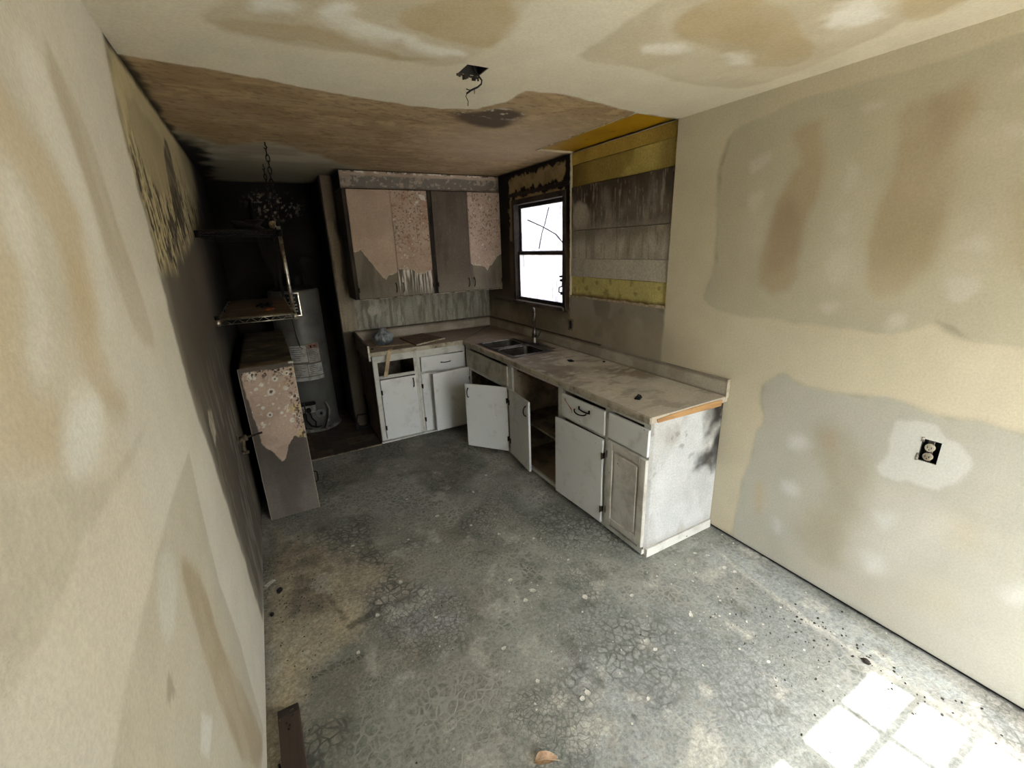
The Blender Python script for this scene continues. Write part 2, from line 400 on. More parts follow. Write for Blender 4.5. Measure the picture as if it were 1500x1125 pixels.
# ------------------------------------------------------------------ structure: floor
def paint_floor(p):
    u, v = p.u, p.v
    p.fill((136, 138, 129)); p.al[:] = 1
    p.noise((104, 106, 97), 1.6, .4, .65, .6)
    p.noise((150, 148, 136), 2.6, .5, .7, .5)
    p.noise((128, 116, 104), 1.1, .55, .7, .4)
    # paler scuffed concrete towards the right-hand wall
    m = p.poly([(-0.031,-3.163),(-0.042,-3.638),(-0.027,-4.155),(-0.019,-4.538)]+[(-.0,-5.3),(-1.35,-5.3)]+[(-1.574,-3.820),(-1.539,-3.500),(-1.140,-3.276),(-0.607,-3.228)], (128, 132, 130), .3, .2, 2.5, .8, .35, 4)
    p.al *= 1-.5*m
    for q in ([(-1.358,-3.398),(-1.199,-3.451),(-1.149,-3.642),(-1.259,-3.735),(-1.431,-3.726),(-1.457,-3.583)], [(-1.444,-3.657),(-1.228,-3.816),(-1.364,-3.944),(-1.532,-3.845)], [(-0.308,-3.166),(-0.028,-3.339),(-0.067,-3.652),(-0.350,-3.480)], [(-2.077,-2.545),(-1.717,-2.644),(-1.672,-3.100),(-1.983,-3.002)]):
        p.poly(q, (156, 159, 157), .08, .12, 7, .65, .75, 16)
    # dark band along the wall with the old baseboard scar
    m = p.poly([(-0.069,-3.237),(-0.055,-4.546),(-0.182,-4.576),(-0.207,-4.378),(-0.235,-4.030),(-0.207,-3.505)]+[], (150, 156, 156), .03, .02, 8, .7, .3, 9)
    sc = [(-.15,-3.26),(-.2,-3.54),(-.222,-3.8),(-.229,-4.05),(-.20,-4.4),(-.2,-5.3),(-.235,-5.3),(-.232,-4.4),(-.262,-4.05),(-.255,-3.8),(-.23,-3.54),(-.17,-3.26)]
    m = p.poly(sc, (184, 181, 172), .014, .02, 14, .75, .6, 16, h=.002)
    # tan dust and ash along the left-hand wall
    m = p.poly([(-2.577,-1.523),(-2.365,-1.812),(-2.133,-2.114),(-1.980,-2.451),(-2.145,-2.615),(-2.121,-2.830),(-2.268,-2.852),(-2.389,-2.920),(-2.441,-3.065),(-2.480,-3.288)]+[(-2.45,-5.3),(-2.6,-5.3)], (176, 164, 138), .09, .1, 5, .95, .25, 6, h=.003)
    p.al *= 1-.95*m
    p.poly([(-2.313,-1.925),(-1.896,-2.103),(-1.784,-2.603),(-2.035,-2.682),(-2.216,-2.517)], (150, 142, 126), .1, .1, 5, .7, .4, 8)
    p.poly([(-2.482,-2.144),(-2.356,-2.175),(-2.263,-2.341),(-2.294,-2.525),(-2.389,-2.546),(-2.481,-2.465)], (98, 90, 78), .04, .05, 9, .8, .35, 18)
    p.poly([(-2.556,-1.774),(-2.255,-1.961),(-2.244,-2.190),(-2.535,-2.112)], (112, 102, 88), .05, .08, 9, .7, .6, 22)
    # scrape left by dragging something over the slab
    for q in ([(-2.294,-2.413),(-2.271,-2.403),(-2.207,-2.672),(-2.231,-2.677)], [(-2.229,-2.707),(-2.029,-2.658),(-1.840,-2.678),(-1.862,-2.699),(-2.038,-2.696),(-2.214,-2.750)], [(-2.408,-2.909),(-2.276,-2.902),(-2.138,-2.909),(-2.144,-2.935),(-2.267,-2.939),(-2.398,-2.945)]):
        p.poly(q, (76, 72, 62), .01, .01, 20, .7, .3, 20)
    m = p.poly([(-2.421,-3.044),(-2.368,-2.933),(-2.247,-2.907),(-1.972,-2.965),(-1.884,-3.104),(-2.189,-3.077),(-2.342,-3.156),(-2.339,-3.305),(-2.404,-3.239)], (126, 120, 104), .05, .06, 6, .55, .3, 12, st=(1, 3))
    p.noise((186, 182, 170), 7, .66, .74, .5)
    p.noise((84, 82, 74), 9, .66, .76, .5)
    # darker towards the kitchen end
    p.mix((88, 84, 74), .45*sstep(-2.3, -.9, v+.25*(fbm(u*2, v*2, 5)-.5)))
fl = sheet('floor', steps(XL-.1, 0.1, .012), steps(YR-.1, -.62, .012), lambda u, v, d: (u, v, -d), paint_floor, M_FLOOR, thick=.12)
struct(fl, 'worn grey-green concrete slab floor with crazed mastic')

# alcove floor of old vinyl tiles
M_T = [mat_plain('vinyl_tile_a', (86, 72, 60), (54, 46, 40), 9, .35, .7, rough=.55), mat_plain('vinyl_tile_b', (68, 60, 52), (44, 38, 34), 9, .35, .7, rough=.55), mat_plain('vinyl_tile_c', (98, 82, 70), (62, 52, 45), 9, .35, .7, rough=.55)]
af = struct(MB().box(XL-.1, 0.1, -.62, YA+.1, -.12, -.004).build('floor_alcove', M_DARK), 'dark subfloor of the water heater alcove')
tile_me = {}
ts = .152
for i in range(7):
    for j in range(9):
        x0 = XL+.004+i*ts; y0 = -.60+j*ts
        x1 = min(x0+ts-.003, -1.665 if y0 > -.05 else -1.535); y1 = min(y0+ts-.003, YA-.003)
        if x1-x0 < .03 or y1-y0 < .03: continue
        k = random.randrange(3)
        if x1-x0 > ts-.004 and y1-y0 > ts-.004:
            if k not in tile_me:
                t_ = MB().box(-ts/2+.0015, ts/2-.0015, -ts/2+.0015, ts/2-.0015, -.004, .0, .0008); me = bpy.data.meshes.new('tile'); t_.bm.to_mesh(me); me.materials.append(M_T[k]); tile_me[k] = me
            o = bpy.data.objects.new('tile', tile_me[k]); COL.objects.link(o); o.parent = af; o.location = ((x0+x1)/2, (y0+y1)/2, random.uniform(.001, .0025))
        else:
            MB().box(x0, x1, y0, y1, -.003, random.uniform(.001, .0025), .0006).build('tile', M_T[k], af)

# ------------------------------------------------------------------ structure: left-hand wall
def paint_left(p):
    u, v = p.u, p.v
    p.fill((214, 208, 194))
    p.noise((208, 199, 179), 1.3, .4, .7, .5, (1.6, .5))
    G5 = None
    # smears of joint compound and bare tan paper
    p.poly([(-3.789,2.063),(-3.612,2.075),(-3.573,2.039),(-3.455,1.936),(-3.393,1.810),(-3.487,1.677),(-3.620,1.671),(-3.589,1.811),(-3.640,1.915),(-3.698,1.967),(-3.843,1.985)], (200, 182, 150), .04, .035, 4, .85, .3, 4, (2, .5))
    p.poly([(-3.298,2.242),(-3.242,2.182),(-3.178,2.063),(-3.161,1.922),(-3.126,1.808),(-3.104,1.634),(-3.132,1.580),(-3.261,1.612),(-3.322,1.779),(-3.317,1.951),(-3.325,2.074),(-3.346,2.170)], (184, 171, 148), .02, .03, 4, .75, .4, 5, (2, .6))
    p.poly([(-3.865,1.860),(-3.760,1.812),(-3.828,1.705),(-3.887,1.660),(-4.014,1.701)], (200, 184, 152), .05, .04, 4, .7, .3, 4, (2, .5))
    p.poly([(-3.558,1.880),(-3.543,1.786),(-3.582,1.690),(-3.537,1.588),(-3.684,1.608),(-3.689,1.705)], (194, 174, 140), .05, .04, 4, .7, .3, 4, (2, .5))
    for q in ([(-3.443,2.197),(-3.370,2.179),(-3.344,2.094),(-3.317,1.951),(-3.348,1.780),(-3.416,1.810),(-3.442,1.949),(-3.489,2.059),(-3.494,2.135)], [(-3.762,1.784),(-3.729,1.752),(-3.780,1.667),(-3.853,1.651),(-3.824,1.724)], [(-3.710,1.951),(-3.679,1.910),(-3.699,1.802),(-3.776,1.794),(-3.778,1.865)], [(-3.423,1.889),(-3.368,1.809),(-3.396,1.665),(-3.492,1.650),(-3.486,1.785)]):
        p.poly(q, (226, 222, 212), .03, .03, 4, .75, .2, 5, (2, .6))
    p.poly([(-4.033,1.675),(-3.902,1.663),(-3.759,1.627),(-3.838,1.542),(-3.920,1.546),(-3.946,1.587),(-4.082,1.607)], (198, 181, 151), .05, .04, 4, .7, .3, 4, (2, .5))
    p.poly([(-3.681,1.607),(-3.526,1.567),(-3.504,1.516),(-3.592,1.499),(-3.635,1.555)], (184, 167, 138), .04, .03, 4, .7, .3, 4, (2, .5))
    p.poly([(-4.136,1.634),(-3.982,1.543),(-3.889,1.516),(-3.694,1.442),(-3.405,1.434),(-3.653,1.415),(-3.877,1.419),(-3.964,1.394),(-4.088,1.385),(-4.152,1.392),(-4.274,1.427)], (194, 187, 169), .008, .02, 5, .85, .45, 60)
    p.poly([(-3.804,1.579),(-3.700,1.605),(-3.624,1.566),(-3.708,1.488),(-3.852,1.498),(-3.853,1.548)], (226, 223, 214), .03, .02, 4, .9)
    p.poly([(-3.065,1.216),(-3.398,1.227),(-3.598,1.216),(-3.743,1.189),(-3.911,1.180),(-4.054,1.141),(-3.387,0.138),(-3.126,0.075),(-3.109,0.482),(-3.163,0.780),(-3.115,1.050)], (190, 182, 163), .008, .012, 6, .9, .2, 8)
    p.poly([(-3.415,1.084),(-3.332,0.898),(-3.339,0.728),(-3.286,0.508),(-3.147,0.102),(-3.305,0.111),(-3.467,0.340),(-3.519,0.636),(-3.516,0.826),(-3.526,1.010),(-3.497,1.089)], (164, 146, 116), .02, .03, 6, .75, .3, 7, (2, .6))
    p.poly([(-3.578,1.202),(-3.494,1.107),(-3.681,1.029),(-3.735,1.099),(-3.673,1.166)], (206, 202, 190), .02, .02, 6, .8, .2)
    p.poly([(-3.658,0.803),(-3.609,0.721),(-3.706,0.720),(-3.738,0.786)], (212, 209, 199), .01, .01, 6, .9)
    p.poly([(-3.767,1.034),(-3.748,1.016),(-3.758,0.979),(-3.815,1.009)], (150, 140, 118), .004, .008, 20, .7)
    # end where the fire was: smoke-stained, then soot-black
    edge = [(-2.634,2.477),(-2.688,2.343),(-2.729,2.175),(-2.733,2.017),(-2.715,1.893),(-2.741,1.772),(-2.770,1.625),(-2.789,1.379)]+[(-2.719,1.138),(-2.647,0.809),(-2.559,0.411),(-2.490,0.046)]
    zone = edge+[(-1.6,-.1),(.8,-.1),(.8,2.6),(-2.5,2.6)]
    sd_ = sdf(u+.06*(fbm(u*9, v*9, 77)-.5), v+.06*(fbm(u*9+9, v*9, 78)-.5), zone)
    m = sstep(.03, -.02, sd_)
    p.mix((98, 90, 78), m*(.78+.22*sstep(0, -.12, sd_)))
    p.mix((80, 73, 64), m*sstep(-.05, -.6, sd_+.3*(fbm(u*4, v*4, 21)-.5))*sstep(2.05, 1.4, v+.3*(fbm(u*5, v*3, 22)-.5)))
    # upper strip: yellowed old paint, bubbled and flaking
    up = edge[:6]+[(-2.558,1.755),(-1.643,1.903),(-0.751,2.110)]+[(-.4,1.9),(-.35,2.6),(-2.5,2.6)]
    my = sstep(.05, -.05, sdf(u+.1*(fbm(u*8, v*8, 5)-.5), v+.16*(fbm(u*8, v*3, 6)-.5), up))
    p.mix((190, 176, 136), my*.97)
    fl_ = sstep(.5, .54, fbm(u*30, v*12, 41, 6))*my*sstep(2.36, 2.0, v+.2*(fbm(u*6, v*6, 9)-.5))
    p.mix((70, 60, 47), fl_); p.h -= .0015*fl_
    p.mix((196, 182, 142), my*sstep(.56, .6, fbm(u*40, v*16, 46, 5))*.7)
    f2 = sstep(.57, .61, fbm(u*60, v*22, 43, 5))*my*sstep(2.3, 1.9, v)
    p.mix((34, 29, 25), f2*.8)
    p.poly([(-2.483,2.371),(-1.878,2.346),(-1.717,2.318),(-2.026,2.097),(-2.284,2.036),(-2.404,2.090),(-2.534,2.128),(-2.559,2.250)], (170, 156, 122), .02, .03, 8, .9)
    p.poly([(-1.808,2.346),(-1.576,2.368),(-1.663,2.170),(-1.688,1.987),(-1.893,1.912),(-1.989,1.984),(-1.991,2.101)], (52, 45, 38), .012, .03, 16, .85, .3, 20)
    # soot in the far corner, dark line under the ceiling
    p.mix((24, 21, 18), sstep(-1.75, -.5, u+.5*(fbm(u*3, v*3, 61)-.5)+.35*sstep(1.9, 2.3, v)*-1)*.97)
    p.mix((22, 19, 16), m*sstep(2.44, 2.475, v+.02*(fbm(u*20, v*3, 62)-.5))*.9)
    # scuffed lighter streaks low on the smoky part
    p.poly([(-2.534,1.185),(-2.397,1.152),(-2.462,1.053),(-2.566,1.036),(-2.572,1.115)], (188, 180, 160), .006, .015, 30, .8, .5, 40)
    p.noise((142, 136, 124), 14, .48, .7, .6, (2, .4), m*sstep(1.5, .9, v)*sstep(-1.3, -1.7, u))
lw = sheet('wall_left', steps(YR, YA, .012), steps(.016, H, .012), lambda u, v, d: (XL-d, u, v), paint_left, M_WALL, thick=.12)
struct(lw, 'left-hand plastered wall, patched with joint compound, smoke-blackened at the far end')
MB().box(XL-.11, XL-.02, YR, YA, -.002, .0165).build('gap_shade_strip', M_DARK, lw)  # black filler stands in for the shade in the gap under the wall

# ------------------------------------------------------------------ structure: right-hand wall
WIN = (-1.485, -.645, 1.262, 2.19); REC = (-2.62, -1.572, 1.37, H); OUT = (-4.094, -4.032, .884, .982)
def paint_right(p):
    u, v = p.u, p.v
    p.fill((197, 188, 164))
    p.noise((190, 181, 157), 1.5, .4, .7, .5)
    S = None
    up = [(-4.012,2.403),(-3.826,2.383),(-3.678,2.382),(-3.548,2.392),(-3.336,2.396),(-3.195,2.366),(-2.990,2.342),(-2.936,2.179),(-2.948,1.920),(-2.971,1.648),(-2.917,1.482),(-2.955,1.430),(-3.162,1.389),(-3.451,1.392),(-3.674,1.399),(-3.842,1.395),(-3.932,1.422),(-3.982,1.467),(-4.033,1.449),(-4.095,1.404),(-4.228,1.407)]+[(-5.4,1.38),(-5.4,2.41)]
    p.poly([(a+.012, b) for a, b in up], (142, 134, 115), .02, .02, 6, .75, .5, 7)
    mu_ = p.poly(up, (180, 173, 151), .007, .02, 6, 1, .12, 5)
    for q in ([(-3.284,2.274),(-3.405,2.299),(-3.454,2.275),(-3.478,2.018),(-3.426,1.832),(-3.443,1.539),(-3.269,1.526),(-3.229,1.685),(-3.260,1.929),(-3.317,2.066),(-3.391,2.135)], [(-3.717,2.282),(-3.813,2.318),(-3.922,2.302),(-3.931,2.119),(-3.924,1.899),(-3.928,1.741),(-3.891,1.583),(-3.746,1.547),(-3.685,1.820),(-3.731,1.988),(-3.745,2.134)]):
        p.poly(q, (167, 149, 121), .03, .045, 5, .7, .35, 4, (1, .5))
    p.poly([(-3.215,1.902),(-3.355,2.006),(-3.417,1.889),(-3.405,1.688),(-3.277,1.591)], (148, 127, 102), .05, .05, 5, .5, .3)
    p.poly([(-3.763,2.291),(-3.843,2.300),(-3.885,2.179),(-3.874,2.057),(-3.777,2.171)], (150, 131, 108), .05, .05, 5, .5, .3)
    p.poly([(-3.696,1.820),(-3.905,1.901),(-3.942,1.670),(-3.734,1.613)], (158, 147, 116), .07, .04, 5, .6, .3)
    p.poly([(-4.085,1.844),(-4.112,1.941),(-4.229,1.945),(-4.299,1.640),(-4.143,1.643)], (164, 149, 121), .06, .04, 5, .7, .3)
    for q in ([(-3.568,2.082),(-3.610,2.076),(-3.617,2.001),(-3.563,1.970)], [(-3.549,1.906),(-3.616,1.907),(-3.605,1.798),(-3.546,1.806)], [(-3.550,1.759),(-3.639,1.760),(-3.638,1.608),(-3.547,1.604)], [(-3.990,1.790),(-4.046,1.804),(-4.085,1.750),(-4.027,1.734),(-3.962,1.752)], [(-3.975,1.642),(-4.072,1.640),(-4.077,1.572),(-4.012,1.550),(-3.967,1.600)], [(-3.563,2.309),(-3.659,2.318),(-3.631,2.270)], [(-3.092,2.177),(-3.217,2.219),(-3.228,2.148),(-3.136,2.104)], [(-3.134,2.000),(-3.212,2.036),(-3.206,1.963),(-3.153,1.922)], [(-3.550,1.502),(-3.636,1.510),(-3.611,1.464),(-3.564,1.459)], [(-3.788,1.442),(-3.868,1.485),(-3.888,1.435),(-3.819,1.399)], [(-4.012,2.289),(-4.032,2.310),(-4.085,2.302),(-4.083,2.251),(-4.016,2.270)], [(-4.026,2.119),(-4.070,2.138),(-4.080,2.089),(-4.048,2.086)]):
        p.poly(q, (198, 192, 178), .02, .03, 9, .75, .25, 14)
    for q in ([(-3.093,1.973),(-3.226,2.049),(-3.241,1.841),(-3.213,1.621),(-3.150,1.483),(-3.104,1.617)], [(-3.491,2.017),(-3.628,2.073),(-3.685,1.820),(-3.694,1.570),(-3.527,1.559)], [(-3.951,1.940),(-4.072,1.976),(-4.134,1.840),(-4.078,1.651),(-3.968,1.588),(-3.926,1.752)], [(-3.918,2.182),(-4.065,2.157),(-4.097,2.011),(-3.940,2.036)]):
        p.poly(q, (188, 180, 162), .05, .05, 5, .6, .4, 5)
    lo = [(-4.298,1.085),(-4.190,1.115),(-4.097,1.088),(-3.985,1.101),(-3.886,1.119),(-3.795,1.092),(-3.683,1.078),(-3.524,1.082),(-3.441,1.130),(-3.348,1.049),(-3.344,0.942),(-3.380,0.830),(-3.336,0.759),(-3.340,0.631),(-3.313,0.470),(-3.302,0.277),(-3.290,0.073)]+[(-3.27,-.1),(-5.4,-.1),(-5.4,1.03)]
    p.poly([(a+.01, b+.006) for a, b in lo], (140, 136, 123), .02, .02, 6, .75, .5, 7)
    p.poly(lo, (174, 171, 158), .007, .02, 6, 1, .15, 5)
    p.poly([(-3.628,0.916),(-3.733,0.905),(-3.886,0.788),(-3.912,0.694),(-3.867,0.584),(-3.901,0.501),(-3.878,0.410),(-3.868,0.241),(-3.721,0.062),(-3.604,0.267),(-3.610,0.387),(-3.713,0.527),(-3.639,0.781)], (158, 149, 127), .07, .05, 4, .75, .3, 5)
    p.poly([(-3.675,0.883),(-3.725,0.890),(-3.728,0.817),(-3.679,0.798)], (168, 148, 124), .05, .03, 6, .5)
    p.poly([(-4.138,0.665),(-4.257,0.734),(-4.277,0.574),(-4.180,0.532)], (180, 170, 148), .07, .05, 4, .6)
    p.poly([(-4.078,0.275),(-4.226,0.413),(-4.295,0.284),(-4.124,0.169)], (176, 168, 148), .07, .05, 4, .5)
    p.poly([(-3.364,0.464),(-3.432,0.468),(-3.444,0.293),(-3.394,0.249)], (176, 160, 130), .03, .03, 6, .6)
    p.poly([(-3.936,1.028),(-4.003,1.045),(-4.063,1.046),(-4.099,1.008),(-4.127,1.009),(-4.183,0.962),(-4.195,0.907),(-4.169,0.833),(-4.122,0.783),(-4.025,0.773),(-3.927,0.760),(-3.912,0.789),(-3.933,0.866)], (194, 193, 185), .008, .025, 7, .9)
    p.poly([(-3.924,0.676),(-4.099,0.710),(-4.239,0.723),(-4.094,0.325),(-3.921,0.278),(-3.851,0.339)], (192, 189, 177), .08, .06, 4, .6, .3)
    for q in ([(-3.510,0.796),(-3.597,0.832),(-3.613,0.771),(-3.532,0.731)], [(-3.501,0.531),(-3.594,0.562),(-3.609,0.472),(-3.539,0.449)], [(-3.935,0.566),(-3.992,0.592),(-4.004,0.508),(-3.960,0.480)], [(-3.919,0.344),(-3.998,0.397),(-4.016,0.274),(-3.953,0.234)], [(-4.371,0.479),(-4.415,0.545),(-4.448,0.550),(-4.439,0.436),(-4.379,0.429)], [(-3.498,0.293),(-3.538,0.287),(-3.542,0.214),(-3.510,0.209)]):
        p.poly(q, (202, 201, 195), .035, .03, 8, .7, .2, 12)
    p.poly([(-3.377,0.159),(-3.630,0.179),(-3.879,0.178),(-4.090,0.166),(-4.076,0.095),(-3.852,0.087),(-3.485,0.099),(-3.330,0.065)], (176, 170, 154), .03, .03, 6, .6, .4, 8)
    # darker, uneven bottom edge
    p.mix((120, 112, 98), sstep(.05, .0, v+.03*(fbm(u*12, v*12, 13)-.5))*.6)
    # grey scorched board over the counter backsplash
    mg = p.poly([(-2.615, 1.0), (-2.615, 1.38), (-.0, 1.38), (.1, 1.38), (.1, .9), (-2.6, .9)], (134, 126, 113), .012, .012, 9, 1, .1, ch=0)
    p.noise((156, 149, 136), 3, .42, .62, .7, (1, 1), mg)
    p.noise((104, 95, 83), 5, .55, .7, .6, (1, 1), mg)
    # warm smoke fade beside the counter end
    p.mix((150, 136, 112), .45*sstep(-3.0, -2.6, u+.3*(fbm(u*3, v*3, 15)-.5))*sstep(1.35, 1.15, v)*sstep(.95, 1.05, v))
    # bay of the window: sooty, old paint flaking off in black-edged sheets
    w = sstep(-1.585, -1.57, u)*sstep(1.02, 1.05, v)
    p.mix((88, 78, 65), w*sstep(1.1, 1.35, v))
    p.noise((96, 86, 72), 4, .45, .65, .5, (1, .6), w*sstep(1.7, 1.2, v))
    t_ = w*sstep(1.55, 2.05, v+.25*(fbm(u*6, v*4, 92)-.5))
    p.mix((24, 20, 17), t_)
    nz_ = .055*(fbm(u*16, v*16, 190, 5)-.5)*2+.03*(fbm(u*50, v*50, 191, 4)-.5)
    for (a_, b_, c_, d_, k_) in ((-1.50, -.60, 2.30, 2.435, 1), (-1.50, -.66, 2.197, 2.25, .6), (-.63, -.535, 1.86, 2.42, 1)):
        e_ = np.minimum(np.minimum(u-a_, b_-u), np.minimum(v-c_, d_-v))
        mm = w*sstep(-.004, .006, e_-.006+nz_*k_)
        p.mix((158, 139, 102), mm); p.mix((126, 108, 78), mm*sstep(.45, .65, fbm(u*9, v*9, 195))*.7); p.h += .002*mm
    p.mix((30, 26, 22), w*sstep(-.56, -.50, u)*sstep(1.3, 1.5, v)*.8)
    p.mix((20, 18, 15), w*sstep(2.42, 2.47, v+.03*(fbm(u*9, v*9, 94)-.5)))
    p.poly([(-1.57, 2.06), (-1.57, 2.46), (-1.545, 2.46), (-1.54, 2.06)], (22, 19, 16), .008, .01, 20, .9)
rw = sheet('wall_right', steps(YR, YA, .009, (WIN[0], WIN[1], REC[0], REC[1], OUT[0], OUT[1])), steps(.024, H, .009, (WIN[2], WIN[3], REC[2], OUT[2], OUT[3])), lambda u, v, d: (0.0+d, u, v), paint_right, M_WALL, holes=(WIN, REC, OUT), thick=.13)
struct(rw, 'right-hand plastered wall, skim-coated in patches, with scorched bay round the window')
MB().box(.02, .12, YR, YA, -.002, .0245).build('gap_shade_strip', M_DARK, rw)  # black strip set back here as the gap's shadow line along the floor
# boards behind the missing wall cabinet
def paint_board(kind, seed):
    def f(p):
        u, v = p.u, p.v; p.k = seed*50
        v0, v1 = v.min(), v.max()
        if kind == 'amber':
            p.fill((188, 160, 78)); p.noise((160, 132, 58), 3, .4, .7, .7); p.mix((104, 84, 40), sstep(-2.3, -2.55, u)*.5)
        elif kind == 'yellow_top':
            p.fill((190, 172, 96)); p.noise((150, 130, 66), 3, .4, .6, .9); p.mix((112, 90, 36), sstep(-1.85, -1.6, u+.2*(fbm(u*4, v*4, 3)-.5))*.8); p.mix((120, 100, 56), sstep(-2.42, -2.55, u)*.6)
        elif kind == 'soot':
            p.fill((142, 133, 120)); p.noise((96, 86, 75), 8, .35, .6, .9, (1.6, .5))
            p.mix((62, 53, 45), sstep(v0+.08, v1-.03, v+.3*(fbm(u*14, v*3, seed)-.5))*.92)
            p.noise((158, 150, 137), 50, .58, .68, .6, (1.6, .16))
            p.poly([(-1.585, 1.9), (-1.585, 2.12), (-1.76, 2.12), (-1.79, 2.0), (-1.77, 1.9)], (172, 164, 150), .02, .03, 9, .85)
            p.poly([(-1.95, 2.05), (-1.95, 2.18), (-2.03, 2.16), (-2.04, 2.02)], (128, 120, 108), .03, .03, 9, .7)
            p.mix((140, 133, 120), sstep(v0+.06, v0, v)*.7)
        elif kind == 'grey':
            p.fill((182, 174, 161)); p.noise((146, 137, 124), 6, .4, .65, .7, (1.5, .5)); p.mix((108, 99, 88), sstep(v0+.08, v1, v+.14*(fbm(u*5, v*3, seed)-.5))*.7)
            p.noise((158, 150, 136), 4, .58, .7, .6, (1.6, .5)); p.noise((96, 87, 76), 40, .64, .74, .5, (1.6, .1))
        elif kind == 'pale':
            p.fill((186, 179, 166)); p.noise((164, 156, 142), 5, .4, .7, .6)
        else:
            p.fill((206, 196, 128)); p.noise((184, 172, 106), 4, .42, .66, .8); p.noise((128, 110, 66), 18, .64, .72, .6)
            p.mix((116, 88, 58), sstep(v0+.045, v0+.01, v+.02*(fbm(u*20, v*20, 3)-.5))*.9)
    return f
bz = [(2.392, 2.476, 'amber', .012), (2.232, 2.389, 'yellow_top', .017), (1.905, 2.229, 'soot', .010), (1.685, 1.902, 'grey', .012), (1.541, 1.683, 'pale', .010), (1.372, 1.538, 'yellow', .018)]
for i, (z0, z1, kd, dp) in enumerate(bz):
    o = sheet('board', steps(-2.618, -1.574, .008), steps(z0, z1, .008), lambda u, v, d, dp=dp: (dp+d, u, v), paint_board(kd, i+1), M_SOOT, thick=.1, parent=rw)
# torn paper lip under the lowest board
tp = []
n_ = 40
for i in range(n_+1):
    y = -2.618+i*(1.044/n_); tp.append((y, 1.372+.018*fbm(np.array([i*.5]), np.array([0.]), 3)[0]+.008))
vs_ = [(.004, y, 1.362) for y, z in tp]+[(-.004, y, z) for y, z in tp]
MB().quads(vs_, [(i, i+1, n_+2+i, n_+1+i) for i in range(n_)]).build('torn_paper_edge', mat_plain('torn_paper', (150, 128, 98), (176, 164, 142), 30, .4, .6), rw)
MB().box(.10, .14, REC[0]-.02, REC[1]+.02, REC[2]-.02, H+.1).build('backing', M_DARK, rw)

# ------------------------------------------------------------------ structure: kitchen end wall and alcove
def paint_back(p):
    u, v = p.u, p.v
    p.fill((158, 154, 140))
    p.noise((124, 119, 107), 18, .4, .62, .8, (2, .25))
    p.noise((182, 179, 168), 22, .54, .68, .7, (2, .25))
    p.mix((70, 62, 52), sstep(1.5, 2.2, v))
    m = sstep(-1.50, -1.58, u)
    p.mix((138, 124, 104), m*.8); p.noise((70, 60, 48), 9, .5, .6, .7, (2, .3), m*sstep(1.2, 1.5, v)); p.noise((164, 154, 134), 8, .5, .65, .7, (2, .3), m*sstep(1.5, 1.1, v))
    p.mix((120, 106, 92), m*sstep(2.05, 2.15, v)); p.mix((30, 26, 22), m*sstep(-1.575, -1.56, u)*sstep(1.9, 2.0, v))
    p.poly([(-1.342+.052*math.cos(a*.3), 1.214+.052*math.sin(a*.3)) for a in range(21)], (184, 180, 164), .004, .004, 20, .95)
    p.poly([(-1.235+.04*math.cos(a*.3), 1.24+.05*math.sin(a*.3)) for a in range(21)], (168, 164, 148), .01, .01, 20, .7)
    p.poly([(-.92, 1.1), (-.9, 1.36), (-.98, 1.36), (-1.0, 1.15)], (170, 167, 154), .03, .04, 9, .7)
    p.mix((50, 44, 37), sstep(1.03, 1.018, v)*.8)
kb = sheet('wall_back', steps(-1.66, 0, .01), steps(0, H, .012), lambda u, v, d: (u, 0+d, v), paint_back, M_SOOT, thick=.11)
struct(kb, 'smoke-stained end wall behind the wall cabinets')
def paint_alc(p):
    u, v = p.u, p.v
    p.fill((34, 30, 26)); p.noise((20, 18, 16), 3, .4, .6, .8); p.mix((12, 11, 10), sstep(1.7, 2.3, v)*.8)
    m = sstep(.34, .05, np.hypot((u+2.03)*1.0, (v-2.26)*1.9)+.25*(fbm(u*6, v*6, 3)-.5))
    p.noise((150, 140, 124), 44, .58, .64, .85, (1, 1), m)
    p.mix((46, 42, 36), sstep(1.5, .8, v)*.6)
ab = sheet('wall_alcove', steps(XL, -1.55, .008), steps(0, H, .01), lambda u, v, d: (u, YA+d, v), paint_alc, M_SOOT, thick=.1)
struct(ab, 'soot-black back wall of the alcove')
def paint_alc2(p):
    u, v = p.u, p.v
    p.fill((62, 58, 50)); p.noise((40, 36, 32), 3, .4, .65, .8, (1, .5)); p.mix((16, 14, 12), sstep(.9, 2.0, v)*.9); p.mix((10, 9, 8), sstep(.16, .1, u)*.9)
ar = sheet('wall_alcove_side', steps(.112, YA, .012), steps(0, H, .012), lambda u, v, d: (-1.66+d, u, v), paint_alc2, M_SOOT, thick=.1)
struct(ar, 'dark side wall of the alcove beside the water heater')
# dark corner strip where the end wall stops
pj = MB(); pj.box(-1.672, -1.658, .0, .112, 0, H-.002, .003); pj.build('corner_strip', M_BURNT, kb)

